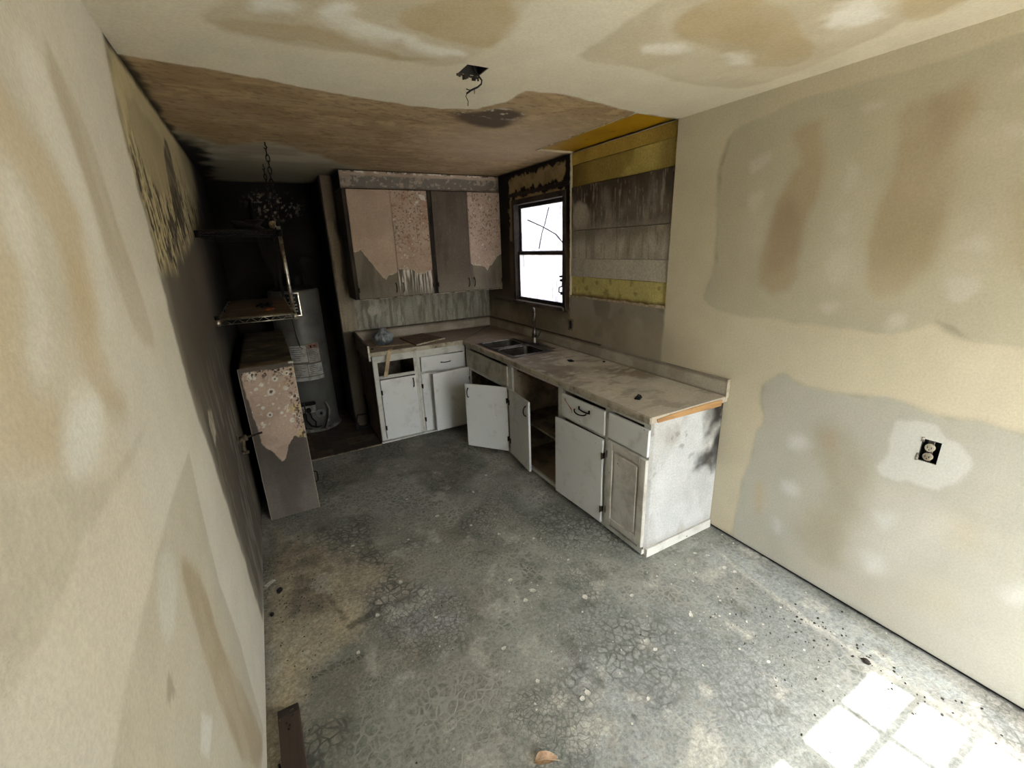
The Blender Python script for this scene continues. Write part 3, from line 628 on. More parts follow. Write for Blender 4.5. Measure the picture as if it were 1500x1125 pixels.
# ------------------------------------------------------------------ structure: ceiling
HOLE = (-.332, .03, -2.615, -1.583); JB = (-1.452, -1.36, -2.868, -2.768)
def paint_ceil(p):
    u, v = p.u, p.v
    p.fill((216, 208, 188)); p.noise((208, 198, 175), 1.4, .4, .7, .5)
    a = [(-2.335,-2.901),(-2.261,-2.974),(-2.160,-3.182),(-1.846,-3.537),(-1.519,-3.544),(-1.420,-3.178),(-1.440,-2.977),(-1.471,-2.840),(-1.787,-2.781),(-2.005,-2.801),(-2.229,-2.802)]
    p.poly(a, (194, 182, 157), .018, .05, 5, .85, .4, 6)
    b = [(-1.123,-3.072),(-1.109,-3.256),(-1.137,-3.563),(-1.046,-3.851),(-0.385,-3.986),(-0.172,-3.630),(-0.080,-3.082),(-0.427,-3.069),(-0.803,-3.130)]
    p.poly(b, (192, 180, 154), .015, .04, 5, .85, .4, 6)
    for q in ([(-1.822,-3.109),(-1.747,-3.242),(-1.580,-3.424),(-1.442,-3.216),(-1.458,-2.987),(-1.640,-3.053)], [(-0.976,-3.404),(-1.005,-3.587),(-0.879,-3.719),(-0.225,-3.514),(-0.194,-3.335),(-0.728,-3.371)], [(-2.273,-2.902),(-2.017,-2.931),(-1.807,-2.872),(-1.514,-2.848),(-1.789,-2.792),(-2.102,-2.795),(-2.262,-2.820)], [(-0.507,-3.856),(-0.439,-4.027),(-0.236,-3.944),(-0.209,-3.777)]):
        p.poly(q, (180, 161, 124), .018, .05, 6, .8, .3, 6)
    for q in ([(-2.019,-3.116),(-1.892,-3.175),(-1.921,-3.042),(-1.671,-3.014),(-1.774,-2.915),(-1.984,-2.969)], [(-0.975,-3.272),(-0.867,-3.376),(-0.711,-3.330),(-0.823,-3.217)], [(-0.616,-3.341),(-0.511,-3.387),(-0.374,-3.310),(-0.476,-3.266)], [(-2.221,-3.022),(-2.115,-3.140),(-2.025,-3.015),(-2.175,-2.947)], [(-0.597,-3.693),(-0.597,-3.814),(-0.363,-3.800),(-0.385,-3.646)], [(-1.754,-3.002),(-1.462,-2.967),(-1.525,-2.876),(-1.707,-2.917)]):
        p.poly(q, (230, 226, 216), .03, .05, 9, .95, .4, 12)
    ed = [(-2.579,-2.469),(-2.335,-2.443),(-1.919,-2.347),(-1.505,-2.284),(-1.331,-2.294),(-1.170,-2.358),(-1.093,-2.510),(-1.087,-2.695),(-0.871,-2.713),(-0.410,-2.637),(-0.318,-2.619)]
    z = [(-2.7, ed[0][1])]+ed+[(.2, -2.62), (.2, .8), (-2.7, .8)]
    m = sstep(.012, -.012, sdf(u+.02*(fbm(u*14, v*14, 7)-.5), v+.03*(fbm(u*14, v*14, 8)-.5), z))
    p.mix((168, 144, 109), m); p.h -= .002*m
    p.noise((150, 124, 88), 5, .38, .62, .7, (1, 2), m); p.noise((190, 163, 123), 9, .55, .7, .6, (1, 2), m); p.noise((118, 97, 73), 30, .58, .68, .55, (1, 2.5), m)
    p.mix((200, 180, 152), m*.6*sstep(.9, .2, np.hypot(u+.6, v+1.7)))
    g = [(-2.579,-1.385),(-2.340,-1.033),(-2.091,-1.225),(-1.752,-0.903),(-1.520,-0.500)]+[(-1.3,-.3),(-1.3,.8),(-2.7,.8),(-2.7,-1.3)]
    mg = sstep(.05, -.05, sdf(u+.06*(fbm(u*6, v*6, 17)-.5), v+.06*(fbm(u*6, v*6, 18)-.5), g))
    p.mix((178, 168, 145), mg); p.noise((146, 135, 113), 4, .4, .65, .6, (1, 2), mg)
    p.mix((150, 141, 120), mg*sstep(-.62, -.5, v+.1*u+.2))
    d = p.poly([(-1.318,-2.261),(-1.173,-2.279),(-1.067,-2.425),(-0.908,-2.411),(-0.855,-2.138),(-0.910,-2.016),(-1.126,-2.081)], (84, 68, 52), .04, .03, 9, .95)
    p.noise((206, 198, 182), 22, .60, .64, .9, (1, 1), d*sstep(-2.2, -2.3, v))
    # darker along the walls, alcove end and cabinet fascia
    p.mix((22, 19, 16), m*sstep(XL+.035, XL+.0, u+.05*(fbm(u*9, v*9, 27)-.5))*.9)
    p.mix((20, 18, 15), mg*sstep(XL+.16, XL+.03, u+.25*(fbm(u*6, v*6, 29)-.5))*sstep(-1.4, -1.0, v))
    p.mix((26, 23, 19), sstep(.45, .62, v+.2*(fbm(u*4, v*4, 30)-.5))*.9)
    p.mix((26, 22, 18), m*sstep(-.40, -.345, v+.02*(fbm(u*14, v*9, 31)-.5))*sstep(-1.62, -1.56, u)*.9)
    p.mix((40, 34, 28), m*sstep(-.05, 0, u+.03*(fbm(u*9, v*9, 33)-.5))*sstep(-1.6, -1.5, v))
ce = sheet('ceiling', steps(XL-.1, .1, .012, HOLE[:2]+JB[:2]), steps(YR-.1, YA+.1, .012, HOLE[2:]+JB[2:]), lambda u, v, d: (u, v, H+d), paint_ceil, M_WALL, holes=(HOLE, JB), thick=.1)
struct(ce, 'plasterboard ceiling, patched and cream near the camera, smoke-browned over the kitchen')
pn = sheet('amber_panel', steps(HOLE[0], HOLE[1], .01), steps(HOLE[2], HOLE[3], .01), lambda u, v, d: (u, v, H+.014+d), paint_board('amber', 9), mat_plain('amber_gloss', (176, 134, 12), (146, 108, 10), 2, .4, .7, (120, 90, 20), 9, .66, .76, .45), thick=.05, parent=ce)
MB().box(HOLE[0]-.004, HOLE[0]+.004, HOLE[2], HOLE[3], H-.0015, H+.012).build('board_edge', mat_plain('gypsum_edge', (196, 186, 166), (140, 122, 96), 20), ce)

# ------------------------------------------------------------------ structure: rear wall with glazed doors to the daylight
DOOR = (-1.46, -.06, 0, 2.16)
def paint_rear(p):
    p.fill((214, 206, 184)); p.noise((198, 186, 158), 1.6, .4, .7, .6)
re_ = sheet('wall_rear', steps(XL, 0, .05, DOOR[:2]), steps(0, H, .05, DOOR[2:]), lambda u, v, d: (u, YR-d, v), paint_rear, M_WALL, holes=(DOOR,), thick=.14)
struct(re_, 'rear wall with the glazed double door')
dr = struct(MB().box(-1.46, -1.42, YR-.12, YR-.02, 0, 2.16).box(-.10, -.06, YR-.12, YR-.02, 0, 2.16).box(-1.42, -.10, YR-.12, YR-.02, 2.11, 2.16).build('door_1', M_WHITE), 'white glazed double door with muntins')
for (g0, g1, s0, s1) in ((-.70, -.165, -.765, -.102), (-1.355, -.83, -1.418, -.767)):
    lf = MB()
    lf.box(s0, g0, YR-.085, YR-.045, .01, 2.105, .002); lf.box(g1, s1, YR-.085, YR-.045, .01, 2.105, .002)
    lf.box(g0, g1, YR-.085, YR-.045, 2.035, 2.105, .002); lf.box(g0, g1, YR-.085, YR-.045, .01, .12, .002)
    leaf = lf.build('leaf', M_WHITE, dr)
    MB().box((g0+g1)/2-.012, (g0+g1)/2+.012, YR-.075, YR-.055, .12, 2.035).build('muntin', M_WHITE, leaf)
    for k in range(1, 7):
        z = 2.035-k*.274; MB().box(g0, g1, YR-.074, YR-.056, z-.013, z+.013).build('muntin', M_WHITE, leaf)
    MB().box(g0, g1, YR-.067, YR-.063, .12, 2.035).build('pane', M_GLASS, leaf)
gd = struct(MB().box(-14, 14, -22, YR-.15, -.25, -.15).build('ground', mat_plain('sunlit_paving', (176, 172, 162), (160, 152, 138), 1, .4, .6)), 'pale paving outside the rear door')
g2 = struct(MB().box(.14, 16, YR-.15, 14, -.25, -.15).build('ground_side', MATS['sunlit_paving']), 'pale paving outside the window')
# ------------------------------------------------------------------ window over the sink
wn = bpy.data.objects.new('window_1', None); link(wn, None, (0, -1.065, 1.262)); struct(wn, 'soot-darkened double-hung window with dirty cracked panes')
M_WFR = mat_plain('sooty_window_frame', (56, 48, 41), (34, 29, 25), 12, .4, .65, (98, 86, 72), 40, .64, .72, .7)
y0, y1, z0, z1 = WIN
b = MB(); b.box(-.012, .01, y0-.03, y0+.012, z0-.02, z1+.02, .003); b.box(-.012, .01, y1-.012, y1+.03, z0-.02, z1+.02, .003); b.box(-.014, .01, y0-.03, y1+.03, z1-.012, z1+.035, .003)
b.build('casing', M_WFR, wn)
MB().box(-.03, .12, y0-.02, y1+.03, z0-.025, z0+.006, .004).build('sill', mat_plain('sooty_sill', (88, 78, 66), (60, 52, 44), 9), wn)
b = MB(); b.box(.0, .125, y0, y0+.012, z0, z1); b.box(.0, .125, y1-.012, y1, z0, z1); b.box(.0, .125, y0, y1, z1-.012, z1)
b.build('jamb', M_WFR, wn)
zm = 1.728
for k, (a, c, xo) in enumerate(((zm-.012, z1-.012, .05), (z0+.006, zm+.016, .022))):
    b = MB(); b.box(xo, xo+.026, y0+.012, y0+.036, a, c, .003); b.box(xo, xo+.026, y1-.036, y1-.012, a, c, .003); b.box(xo, xo+.026, y0+.03, y1-.03, a, a+.032, .003); b.box(xo, xo+.026, y0+.03, y1-.03, c-.032, c, .003)
    sa = b.build('sash', M_WFR, wn)
    MB().box(xo+.011, xo+.014, y0+.03, y1-.03, a+.028, c-.028).build('pane', M_DIRTY, sa)
    if k == 0:
        M_CR = mat_plain('tape_residue', (116, 112, 116), (84, 80, 84), 30)
        b = MB(); b.tube([(xo+.009, -1.00, a+.05), (xo+.009, -1.06, a+.2), (xo+.009, -1.10, a+.26), (xo+.009, -1.17, c-.06)], .006, 5); b.tube([(xo+.009, -.80, a+.32), (xo+.009, -1.08, a+.24), (xo+.009, -1.28, a+.17), (xo+.009, -1.41, a+.08)], .0055, 5)
        b.build('crack', M_CR, sa)
b = MB(); b.box(.0, .022, y0+.014, y0+.034, 1.44, 1.52, .003); b.box(-.012, .01, y0+.02, y0+.05, 1.49, 1.51, .003); b.tube([(.0, y0+.03, 1.45), (-.02, y0+.045, 1.44), (-.018, y0+.05, 1.40), (.0, y0+.03, 1.385)], .006, 6); b.box(-.006, .02, y0+.016, y0+.05, 1.375, 1.40, .003); b.box(-.01, .02, y0+.018, y0+.06, 1.525, 1.54, .002)
b.build('latch', M_BLACK, wn)
# old plaster trim line between window bay and the open boards
trim = struct(MB().box(-.006, .0, -1.5735, -1.568, 1.21, H-.002, .0012).build('trim_1', mat_plain('plaster_edge', (150, 134, 108), (92, 76, 58), 24, .4, .6)), 'thin plaster edge beside the window')
b = MB(); b.box(-.016, .0, -1.565, -.56, 2.255, 2.285, .004); struct(b.build('trim_2', M_BURNT), 'charred head trim over the window')
b = MB(); b.box(-.012, .0, -1.565, -.05, 1.225, 1.25, .004); struct(b.build('trim_3', mat_plain('sooty_apron', (98, 88, 74), (66, 58, 48), 9)), 'sooty apron trim under the window')

# ------------------------------------------------------------------ base cabinets
def MR(yfar): return Matrix(((0, 1, 0, -.60), (-1, 0, 0, yfar), (0, 0, 1, 0), (0, 0, 0, 1)))     # faces -x, s runs towards the camera
def MBk(x0): return Matrix(((1, 0, 0, x0), (0, 1, 0, -.60), (0, 0, 1, 0), (0, 0, 0, 1)))          # faces -y
def pull_mb(M, s, z, vert=True, ln=.085):
    m = MB(); q = []
    for t in np.linspace(0, 1, 9):
        a = (t-.5)*ln; o = -.0195-.024*math.sin(math.pi*t)**.5
        q.append(M @ Vector((s, o, z+a) if vert else (s+a, o, z)))
    m.tube(q, [.0065]+[.0045]*7+[.0065], 6)
    return m
def hinge_mb(M, s, z, inner=False):
    m = MB(); m.box(s-.007, s+.007, -.0215, .0, z-.02, z+.02, .002, M); m.tube([M @ Vector((s, -.023, z-.024)), M @ Vector((s, -.023, z+.024))], .004, 6); return m
def door(root, M, s0, s1, z0, z1, hinge='L', ang=0, pull=None, mat=None, hz=(.12, .12), proud=0, raised=False):
    sh = s0 if hinge == 'L' else s1
    a = math.radians(ang)*(1 if hinge == 'L' else -1)
    T = Matrix.Translation((sh, -.002-proud, 0)) @ Matrix.Rotation(-a, 4, 'Z') @ Matrix.Translation((-sh, 0, 0))
    D = M @ T
    m = MB()
    if raised:
        w = .05
        m.box(s0, s1, -.012, 0, z0, z1, .002, D)
        m.box(s0, s0+w, -.022, -.01, z0, z1, .004, D); m.box(s1-w, s1, -.022, -.01, z0, z1, .004, D)
        m.box(s0+w-.002, s1-w+.002, -.022, -.01, z0, z0+w, .004, D); m.box(s0+w-.002, s1-w+.002, -.022, -.01, z1-w, z1, .004, D)
    else:
        m.box(s0, s1, -.019, 0, z0, z1, .0025, D)
    o = m.build('door', mat or M_WHITE, root)
    if raised:
        r = MB(); r.box(s0+w+.014, s1-w-.014, -.021, -.008, z0+w+.014, z1-w-.014, .0055, D); r.build('raised_panel', mat or M_WHITE, o)
    if pull:
        pull_mb(D, pull[0], pull[1], pull[2] if len(pull) > 2 else True).build('pull', M_PULL, o)
    for hzz in (z0+hz[0], z1-hz[1]):
        hinge_mb(D, s0+.004 if hinge == 'L' else s1-.004, hzz).build('hinge', M_RUST, o)
    return o
def carcass(root, M, w, depth=.585, zb=.045, zt=.872, opn=(), shelf=None, plinth=True, left=True, right=True, back=True, mat_in=None, left_d=None):
    mi = mat_in or M_INNER
    b = MB(); d0 = .02
    b.box(.0005, .016, d0, depth, 0.0, zt, 0, M); b.box(w-.016, w-.0005, d0, depth, 0.0, zt, 0, M)
    b.box(.016, w-.016, d0, depth, zb-.016, zb, 0, M); b.box(.016, w-.016, depth-.008, depth, zb, zt, 0, M)
    b.build('body', mi, root)
    if plinth: MB().box(.001, w-.001, .022, .04, 0.0, zb-.016, 0, M).build('plinth', M_WHITE2, root)
    if shelf: MB().box(.018, w-.018, .04, depth-.01, shelf-.016, shelf, .001, M).build('shelf', M_INNER, root)
def frame(root, M, w, stiles, rails, zb=.02, zt=.872):
    """stiles: (s0,s1); rails: (s0,s1,z0,z1)"""
    b = MB()
    for (a, c) in stiles: b.box(a, c, 0, .02, zb, zt, .0012, M)
    for (a, c, e, f) in rails: b.box(a, c, .0004, .0196, e, f, .0012, M)
    b.build('face_frame', M_WHITE2, root)
def drawer(root, M, s0, s1, z0, z1, pull=True, tilt=0, mat=None, pz=.0):
    T = Matrix.Translation(((s0+s1)/2, -.001, (z0+z1)/2)) @ Matrix.Rotation(math.radians(tilt), 4, 'Y') @ Matrix.Translation((-(s0+s1)/2, 0, -(z0+z1)/2))
    D = M @ T
    o = MB().box(s0, s1, -.018, 0, z0, z1, .003, D).build('drawer_front', mat or M_WHITE, root)
    if pull: pull_mb(D, (s0+s1)/2+.02, (z0+z1)/2+pz, False, .1).build('pull', M_PULL, o)
    return o, D

# back run, two units facing the room
w = .415; M = MBk(-1.527)
c1 = thing('base_cabinet', 'white base cabinet with an empty drawer hole, at the end next to the alcove', 'cabinet', (-1.32, -.3, 0), 'white base cabinets')
carcass(c1, M, w, mat_in=M_INNER)
frame(c1, M, w, ((0, .042), (w-.03, w)), ((.042, w-.03, .805, .872), (.042, w-.03, .642, .672), (.042, w-.03, .02, .05)))
door(c1, M, .045, w-.034, .038, .637, 'L', 1.5, (w-.06, .57))
MB().box(.0, .004, .02, .585, 0, .872, 0, M @ Matrix.Translation((-.0045, 0, 0))).build('side_panel', mat_plain('smoked_side_panel', (108, 94, 78), (78, 66, 54), 6, .4, .65, rough=.75, stretch=(1, 1, .3)), c1)
w = .51; M = MBk(-1.111)
c2 = thing('base_cabinet', 'white base cabinet with a single drawer and door, in the inner corner by the sink', 'cabinet', (-.86, -.3, 0), 'white base cabinets')
carcass(c2, M, w)
frame(c2, M, w, ((0, .03), (w-.022, w)), ((.03, w-.022, .80, .872), (.03, w-.022, .628, .652), (.03, w-.022, .02, .05)))
drawer(c2, M, .034, w-.012, .648, .797, True, 1.2)
door(c2, M, .026, w-.026, .038, .63, 'L', 0, (w-.06, .56))
bm_ = MB(); bm_.box(-1.537, -.62, -.618, -.601, 0, .018, .003); bm_.build('kick_moulding', M_WHITE2, c2)
# right-hand run
M = MR(-.601); w = .945
c3 = thing('sink_cabinet', 'grey-white sink base cabinet with both doors swung open', 'cabinet', (-.3, -1.08, 0), 'white base cabinets')
b = MB(); dd = .585
b.box(.0005, .016, .02, dd, 0, .872, 0, M); b.box(w-.016, w-.0005, .02, dd, 0, .872, 0, M); b.box(.016, w-.016, .02, dd, .028, .044, 0, M); b.box(.016, w-.016, dd-.008, dd, .044, .872, 0, M)
b.build('body', M_INNER, c3); MB().box(.03, w-.001, .03, .045, 0, .028, 0, M).build('plinth', M_WHITE2, c3)
frame(c3, M, w, ((.012, .085), (w-.045, w)), ((.085, w-.045, .845, .872), (.085, w-.045, .62, .66), (.085, w-.045, .02, .05)))
MB().box(.075, w-.03, -.016, -.0005, .655, .832, .003, M).build('false_front', mat_plain('dusty_false_front', (188, 181, 165), (152, 143, 126), 7, .4, .68, (84, 74, 62), 26, .66, .74, .7), c3)
door(c3, M, .078, .482, .045, .645, 'L', 84)
door(c3, M, .487, w-.05, .045, .645, 'R', 39, (.52, .565))
M = MR(-1.547); w = .735
c4 = thing('base_cabinet', 'open base cabinet with a bare shelf and a missing drawer, beside the sink cabinet', 'cabinet', (-.3, -1.91, 0), 'white base cabinets')
carcass(c4, M, w, shelf=.405, mat_in=mat_plain('smoked_inside', (146, 132, 112), (98, 87, 73), 5, .4, .65, (40, 34, 28), 26, .64, .74, .8))
frame(c4, M, w, ((0, .03), (w-.03, w)), ((.03, w-.03, .842, .872), (.03, w-.03, .018, .046)))
MB().box(.04, w-.04, .05, .5, .80, .812, 0, M).build('drawer_runner', mat_plain('scorched_red_wood', (92, 48, 32), (50, 28, 20), 12), c4)
door(c4, M, .006, .39, .045, .645, 'L', 6, (.35, .56))
M = MR(-2.283); w = .50
c5 = thing('base_cabinet', 'white base cabinet with red scribbles on its drawer and a flat door ajar', 'cabinet', (-.3, -2.53, 0), 'white base cabinets')
carcass(c5, M, w)
frame(c5, M, w, ((0, .03), (w-.03, w)), ((.03, w-.03, .842, .872), (.03, w-.03, .64, .66), (.03, w-.03, .02, .05)))
dr5, D5 = drawer(c5, M, .04, w-.016, .665, .826, False, -1.0)
b = MB(); q = [D5 @ Vector((.25+.062*math.cos(t), -.02-.02*math.sin(math.pi*i/8), .735+.02-.022*math.sin(t*1.0)*0-.016*math.sin(math.pi*i/8))) for i, t in enumerate(np.linspace(math.pi, 0, 9))]
b.tube(q, .0048, 6); b.build('pull', M_PULL, dr5)
b = MB(); q = [D5 @ Vector((.29+.055*math.cos(t), -.022, .775+.012*math.sin(t))) for t in np.linspace(math.pi, 2*math.pi, 9)]
b.tube(q, .0045, 6); b.box(.232, .244, -.026, -.018, .765, .79, .002, D5); b.box(.336, .348, -.026, -.018, .765, .79, .002, D5); b.build('pull', M_PULL, dr5)
M_RED = mat_plain('red_crayon', (168, 60, 48), (140, 46, 38), 40, rough=.6)
b = MB()
for pts in ([(.075, .79), (.10, .775), (.12, .76), (.155, .735)], [(.08, .805), (.085, .785)], [(.115, .765), (.15, .745), (.16, .72)]):
    b.tube([D5 @ Vector((a, -.0185, c)) for a, c in pts], .0022, 4)
b.build('scribble', M_RED, dr5)
b = MB(); b.tube([D5 @ Vector((.245, -.019, .695)), D5 @ Vector((.25, -.021, .69))], .007, 8); b.build('paint_drip', M_JUNK, dr5)
door(c5, M, -.005, w-.02, .05, .642, 'R', 2.5, None, M_WHITE, (.1, .11), .004)
M = MR(-2.784); w = .325
c6 = thing('base_cabinet', 'white base cabinet with a raised panel door, at the free end of the counter', 'cabinet', (-.3, -2.95, 0), 'white base cabinets')
carcass(c6, M, w)
frame(c6, M, w, ((0, .03), (w-.04, w)), ((.03, w-.04, .842, .872), (.03, w-.04, .64, .67), (.03, w-.04, .02, .05)))
drawer(c6, M, .018, w+.012, .672, .834, False, .8)
door(c6, M, .018, w+.012, .085, .655, 'L', 0, None, mat_plain('dusty_panel_door', (196, 193, 184), (162, 156, 144), 6, .42, .7, (96, 88, 76), 30, .66, .74, .65), (.09, .09), 0, True)
def paint_end(p):
    u, v = p.u, p.v
    p.fill((184, 185, 183)); p.noise((168, 168, 164), 5, .42, .66, .6, (1.5, .5)); p.noise((160, 156, 148), 8, .6, .72, .5, (1, .5))
    s1_ = sstep(.30, .10, np.hypot((u+.0)*1.5, (v-.86)*.9)+.3*(fbm(u*7, v*5, 4)-.5))
    p.mix((30, 26, 23), s1_); p.mix((40, 35, 31), sstep(-.09, -.01, u+.12*(fbm(u*6, v*6, 44)-.5))*sstep(.35, .5, v)*.85)
    m = p.poly([(-.02, .80), (-.12, .74), (-.2, .56), (-.25, .44), (-.12, .46), (-.02, .40)], (44, 39, 36), .05, .1, 7, .95, .35, 8)
    p.poly([(-.03, .74), (-.12, .70), (-.2, .60), (-.12, .58), (-.04, .64)], (196, 194, 188), .04, .06, 8, .8, .4, 9)
    p.poly([(-.56, .80), (-.44, .86), (-.3, .84), (-.34, .74), (-.46, .70)], (150, 145, 137), .06, .06, 7, .5, .5, 9)
    p.noise((120, 114, 106), 12, .63, .72, .55, (1, 1), sstep(.3, .7, v))
    p.mix((150, 145, 136), sstep(.12, .05, v)*.5)
    p.mix((122, 112, 98), sstep(-.562, -.58, u)*.3)
ep = sheet('end_panel', steps(-.60, -.003, .005), steps(.062, .872, .005), lambda u, v, d: (u, -3.118+d, v), paint_end, M_CAB, thick=.007, parent=c6)
MB().box(-.575, -.003, -3.128, -3.111, 0, .058, .002).build('end_skirting', M_WHITE2, c6)

# ------------------------------------------------------------------ worktop
ct = thing('countertop', 'L-shaped dusty grey laminate countertop with backsplash, running round the corner', 'countertop', (-.4, -1.0, .874))
def paint_top(p):
    u, v = p.u, p.v
    p.fill((172, 162, 144)); p.noise((198, 191, 176), 3, .42, .62, .8); p.noise((132, 118, 100), 4, .52, .68, .8, (1, .6)); p.noise((112, 99, 83), 9, .58, .72, .5, (.6, 1.4)); p.noise((206, 200, 187), 16, .6, .7, .5, (.7, 1.4))
    p.mix((136, 118, 98), .7*sstep(-1.9, -.8, v+.3*(fbm(u*4, v*4, 3)-.5)))
    p.mix((120, 103, 85), .5*sstep(-.5, -.1, v)*sstep(-1.3, -.6, u))
    dg = np.abs(u-v)/1.414
    mi = sstep(.009, .003, dg+.004*(fbm(u*20, v*20, 9)-.5))*(np.maximum(u, v) <= .01)*sstep(-.7, -.6, u)
    p.mix((34, 29, 24), mi*sstep(-.5, -.1, u)*.9+mi*.3); p.h -= mi*.002
    p.mix((176, 168, 152), sstep(-2.4, -3.1, v)*.35)
top = lambda u, v, d: (u, v, .914-d)
sheet('slab', steps(-1.545, -.622, .008), steps(-.622, -.003, .008), top, paint_top, M_CAB, thick=.036, parent=ct)
SK = (-.585, -.175, -1.573, -.872)
sheet('slab', steps(-.622, -.003, .008, SK[:2]), steps(-3.139, -.003, .008, SK[2:]), top, paint_top, M_CAB, holes=((SK[0]+.02, SK[1]-.02, SK[2]+.02, SK[3]-.02),), thick=.036, parent=ct)
M_NOSE = mat_plain('worn_laminate_edge', (176, 167, 148), (128, 117, 99), 9, .42, .66, (82, 71, 58), 28, .62, .7, .6)
MB().box(-.634, -.622, -3.139, -.634, .874, .9138, .005, None, 2).build('front_edge', M_NOSE, ct)
MB().box(-1.553, -.622, -.634, -.622, .874, .9138, .005, None, 2).build('front_edge', M_NOSE, ct)
def paint_splash(p):
    u, v = p.u, p.v
    p.fill((174, 165, 149)); p.noise((142, 131, 114), 4, .42, .65, .7); p.noise((172, 164, 148), 7, .56, .7, .6)
    p.mix((74, 64, 53), sstep(.99, 1.012, v+.01*(fbm(u*20, v*20, 2)-.5))*.6)
    p.mix((86, 74, 60), sstep(.93, .916, v)*.6)
sheet('backsplash', steps(-3.139, -.003, .008), steps(.914, 1.016, .008), lambda u, v, d: (-.02+d, u, v), paint_splash, M_CAB, thick=.0185, parent=ct)
sheet('backsplash', steps(-1.545, -.02, .008), steps(.914, 1.016, .008), lambda u, v, d: (u, -.02+d, v), paint_splash, M_CAB, thick=.0185, parent=ct)
MB().box(-3.139+3.139-.024, -.0005, -3.143, -3.139, .905, 1.018, .001).build('splash_end_cap', M_NOSE, ct)
MB().box(-1.552, -.02, -.026, -.001, 1.016, 1.026, .002).box(-.026, -.001, -2.0, -.02, 1.016, 1.024, .002).build('caulk_trim', mat_plain('dirty_trim', (84, 73, 60), (52, 45, 37), 14), ct)
MB().prism([(-.63, .838), (-.60, .838), (-.60, .842), (-.02, .842), (-.02, 1.016), (-.05, 1.016), (-.45, .985), (-.63, .982)], -.008, .008, Matrix(((0, 0, 1, -1.553), (1, 0, 0, 0), (0, 1, 0, 0), (0, 0, 0, 1)))).build('side_splash', mat_plain('side_splash_paint', (122, 110, 93), (86, 76, 63), 8, .4, .66), ct)
MB().box(-1.5615, -1.5445, -.636, -.63, .838, .982, .001).build('side_splash_edge', M_JUNK, ct)
MB().prism([(-.575, .876), (-.06, .864), (-.05, .896), (-.12, .904), (-.45, .904), (-.585, .897)], -3.1435, -3.139, Matrix(((1, 0, 0, 0), (0, 0, 1, 0), (0, 1, 0, 0), (0, 0, 0, 1)))).build('bare_wood_edge', M_WOODRAW, ct)

# ------------------------------------------------------------------ sink and tap
sk = thing('kitchen_sink', 'stainless double-bowl sink set into the countertop under the window', 'sink', (-.38, -1.236, .914))
M_BOWL = mat_plain('dull_steel_bowl', (84, 82, 78), (54, 51, 47), 5, .4, .7, rough=.38, metal=1, bstr=.05, bsc=60)
def rrect(cx, cy, hx, hy, r, n=8):
    q = []
    for (sx, sy, a0) in ((1, 1, 0), (-1, 1, 90), (-1, -1, 180), (1, -1, 270)):
        for i in range(n):
            a = math.radians(a0+90*i/(n-1)); q.append((cx+sx*(hx-r)+r*math.cos(a), cy+sy*(hy-r)+r*math.sin(a)))
    return q
def onrect(px, py, x0, x1, y0, y1, cx, cy):
    dx, dy = px-cx, py-cy; t = 1e9
    if dx > 1e-9: t = min(t, (x1-cx)/dx)
    if dx < -1e-9: t = min(t, (x0-cx)/dx)
    if dy > 1e-9: t = min(t, (y1-cy)/dy)
    if dy < -1e-9: t = min(t, (y0-cy)/dy)
    return (cx+dx*t, cy+dy*t)
for (ya, yb) in ((-1.573, -1.21), (-1.21, -.872)):
    yc = (ya+yb)/2; cx = -.395; hx = .165; hy = (yb-ya)/2-.032
    rings = []; n = 8
    inn = rrect(cx, yc, hx, hy, .05, n); outer = [onrect(a, c_, SK[0], SK[1], ya, yb, cx, yc) for a, c_ in inn]
    # keep the plate's own corners
    corners = [(SK[1], yb), (SK[0], yb), (SK[0], ya), (SK[1], ya)]
    for k in range(4): outer[k*n+n//2] = corners[k]
    prof = [(rrect(cx, yc, hx, hy, .05, n), .9155), (rrect(cx, yc, hx-.004, hy-.004, .048, n), .910), (rrect(cx, yc, hx-.012, hy-.012, .05, n), .79), (rrect(cx, yc, hx-.03, hy-.03, .05, n), .755), (rrect(cx, yc, hx*.3, hy*.3, .02, n), .75), (rrect(cx, yc, .03, .03, .028, n), .746)]
    vs_ = [(a, c_, .9155) for a, c_ in outer]; fs = []; N = len(inn)
    for q, z in prof: vs_ += [(a, c_, z) for a, c_ in q]
    for r_ in range(len(prof)):
        for i in range(N): fs.append((r_*N+i, r_*N+(i+1) % N, (r_+1)*N+(i+1) % N, (r_+1)*N+i))
    fs.append(tuple(range(len(prof)*N, len(prof)*N+N)))
    o = MB().quads(vs_, fs, True).build('bowl', M_BOWL, sk)
    MB().tube([(a, c_, .917) for a, c_ in inn+inn[:1]], .003, 6).build('bowl_lip', M_CHROME, o)
    MB().lathe([(.03, .747), (.04, .749), (.042, .751), (.036, .7515), (.025, .748)], (cx, yc, 0), 20).build('drain', M_CHROME, o)
rim = MB()
for (a, b_, c_, d_) in ((SK[0]-.008, SK[0]+.01, SK[2]-.008, SK[3]+.008), (SK[1]-.01, SK[1]+.008, SK[2]-.008, SK[3]+.008), (SK[0], SK[1], SK[2]-.008, SK[2]+.01), (SK[0], SK[1], SK[3]-.01, SK[3]+.008)):
    rim.box(a, b_, c_, d_, .914, .9175, .001)
rim.box(SK[1]-.01, -.098, -1.5, -.98, .9145, .917, .001)
rim.build('rim', M_STEEL, sk)
M_TAP = mat_plain('sooty_tap_metal', (124, 116, 106), (72, 66, 59), 26, .42, .65, rough=.35, metal=1, bstr=.05)
fc = thing('faucet', 'tall pull-down kitchen faucet with side lever, soot-dulled chrome', 'faucet', (-.13, -1.19, .917))
MB().lathe([(.028, .917), (.029, .925), (.025, .935), (.023, .96), (.021, 1.02), (.015, 1.045), (.0135, 1.08)], (-.13, -1.19, 0), 24).build('base', M_TAP, fc)
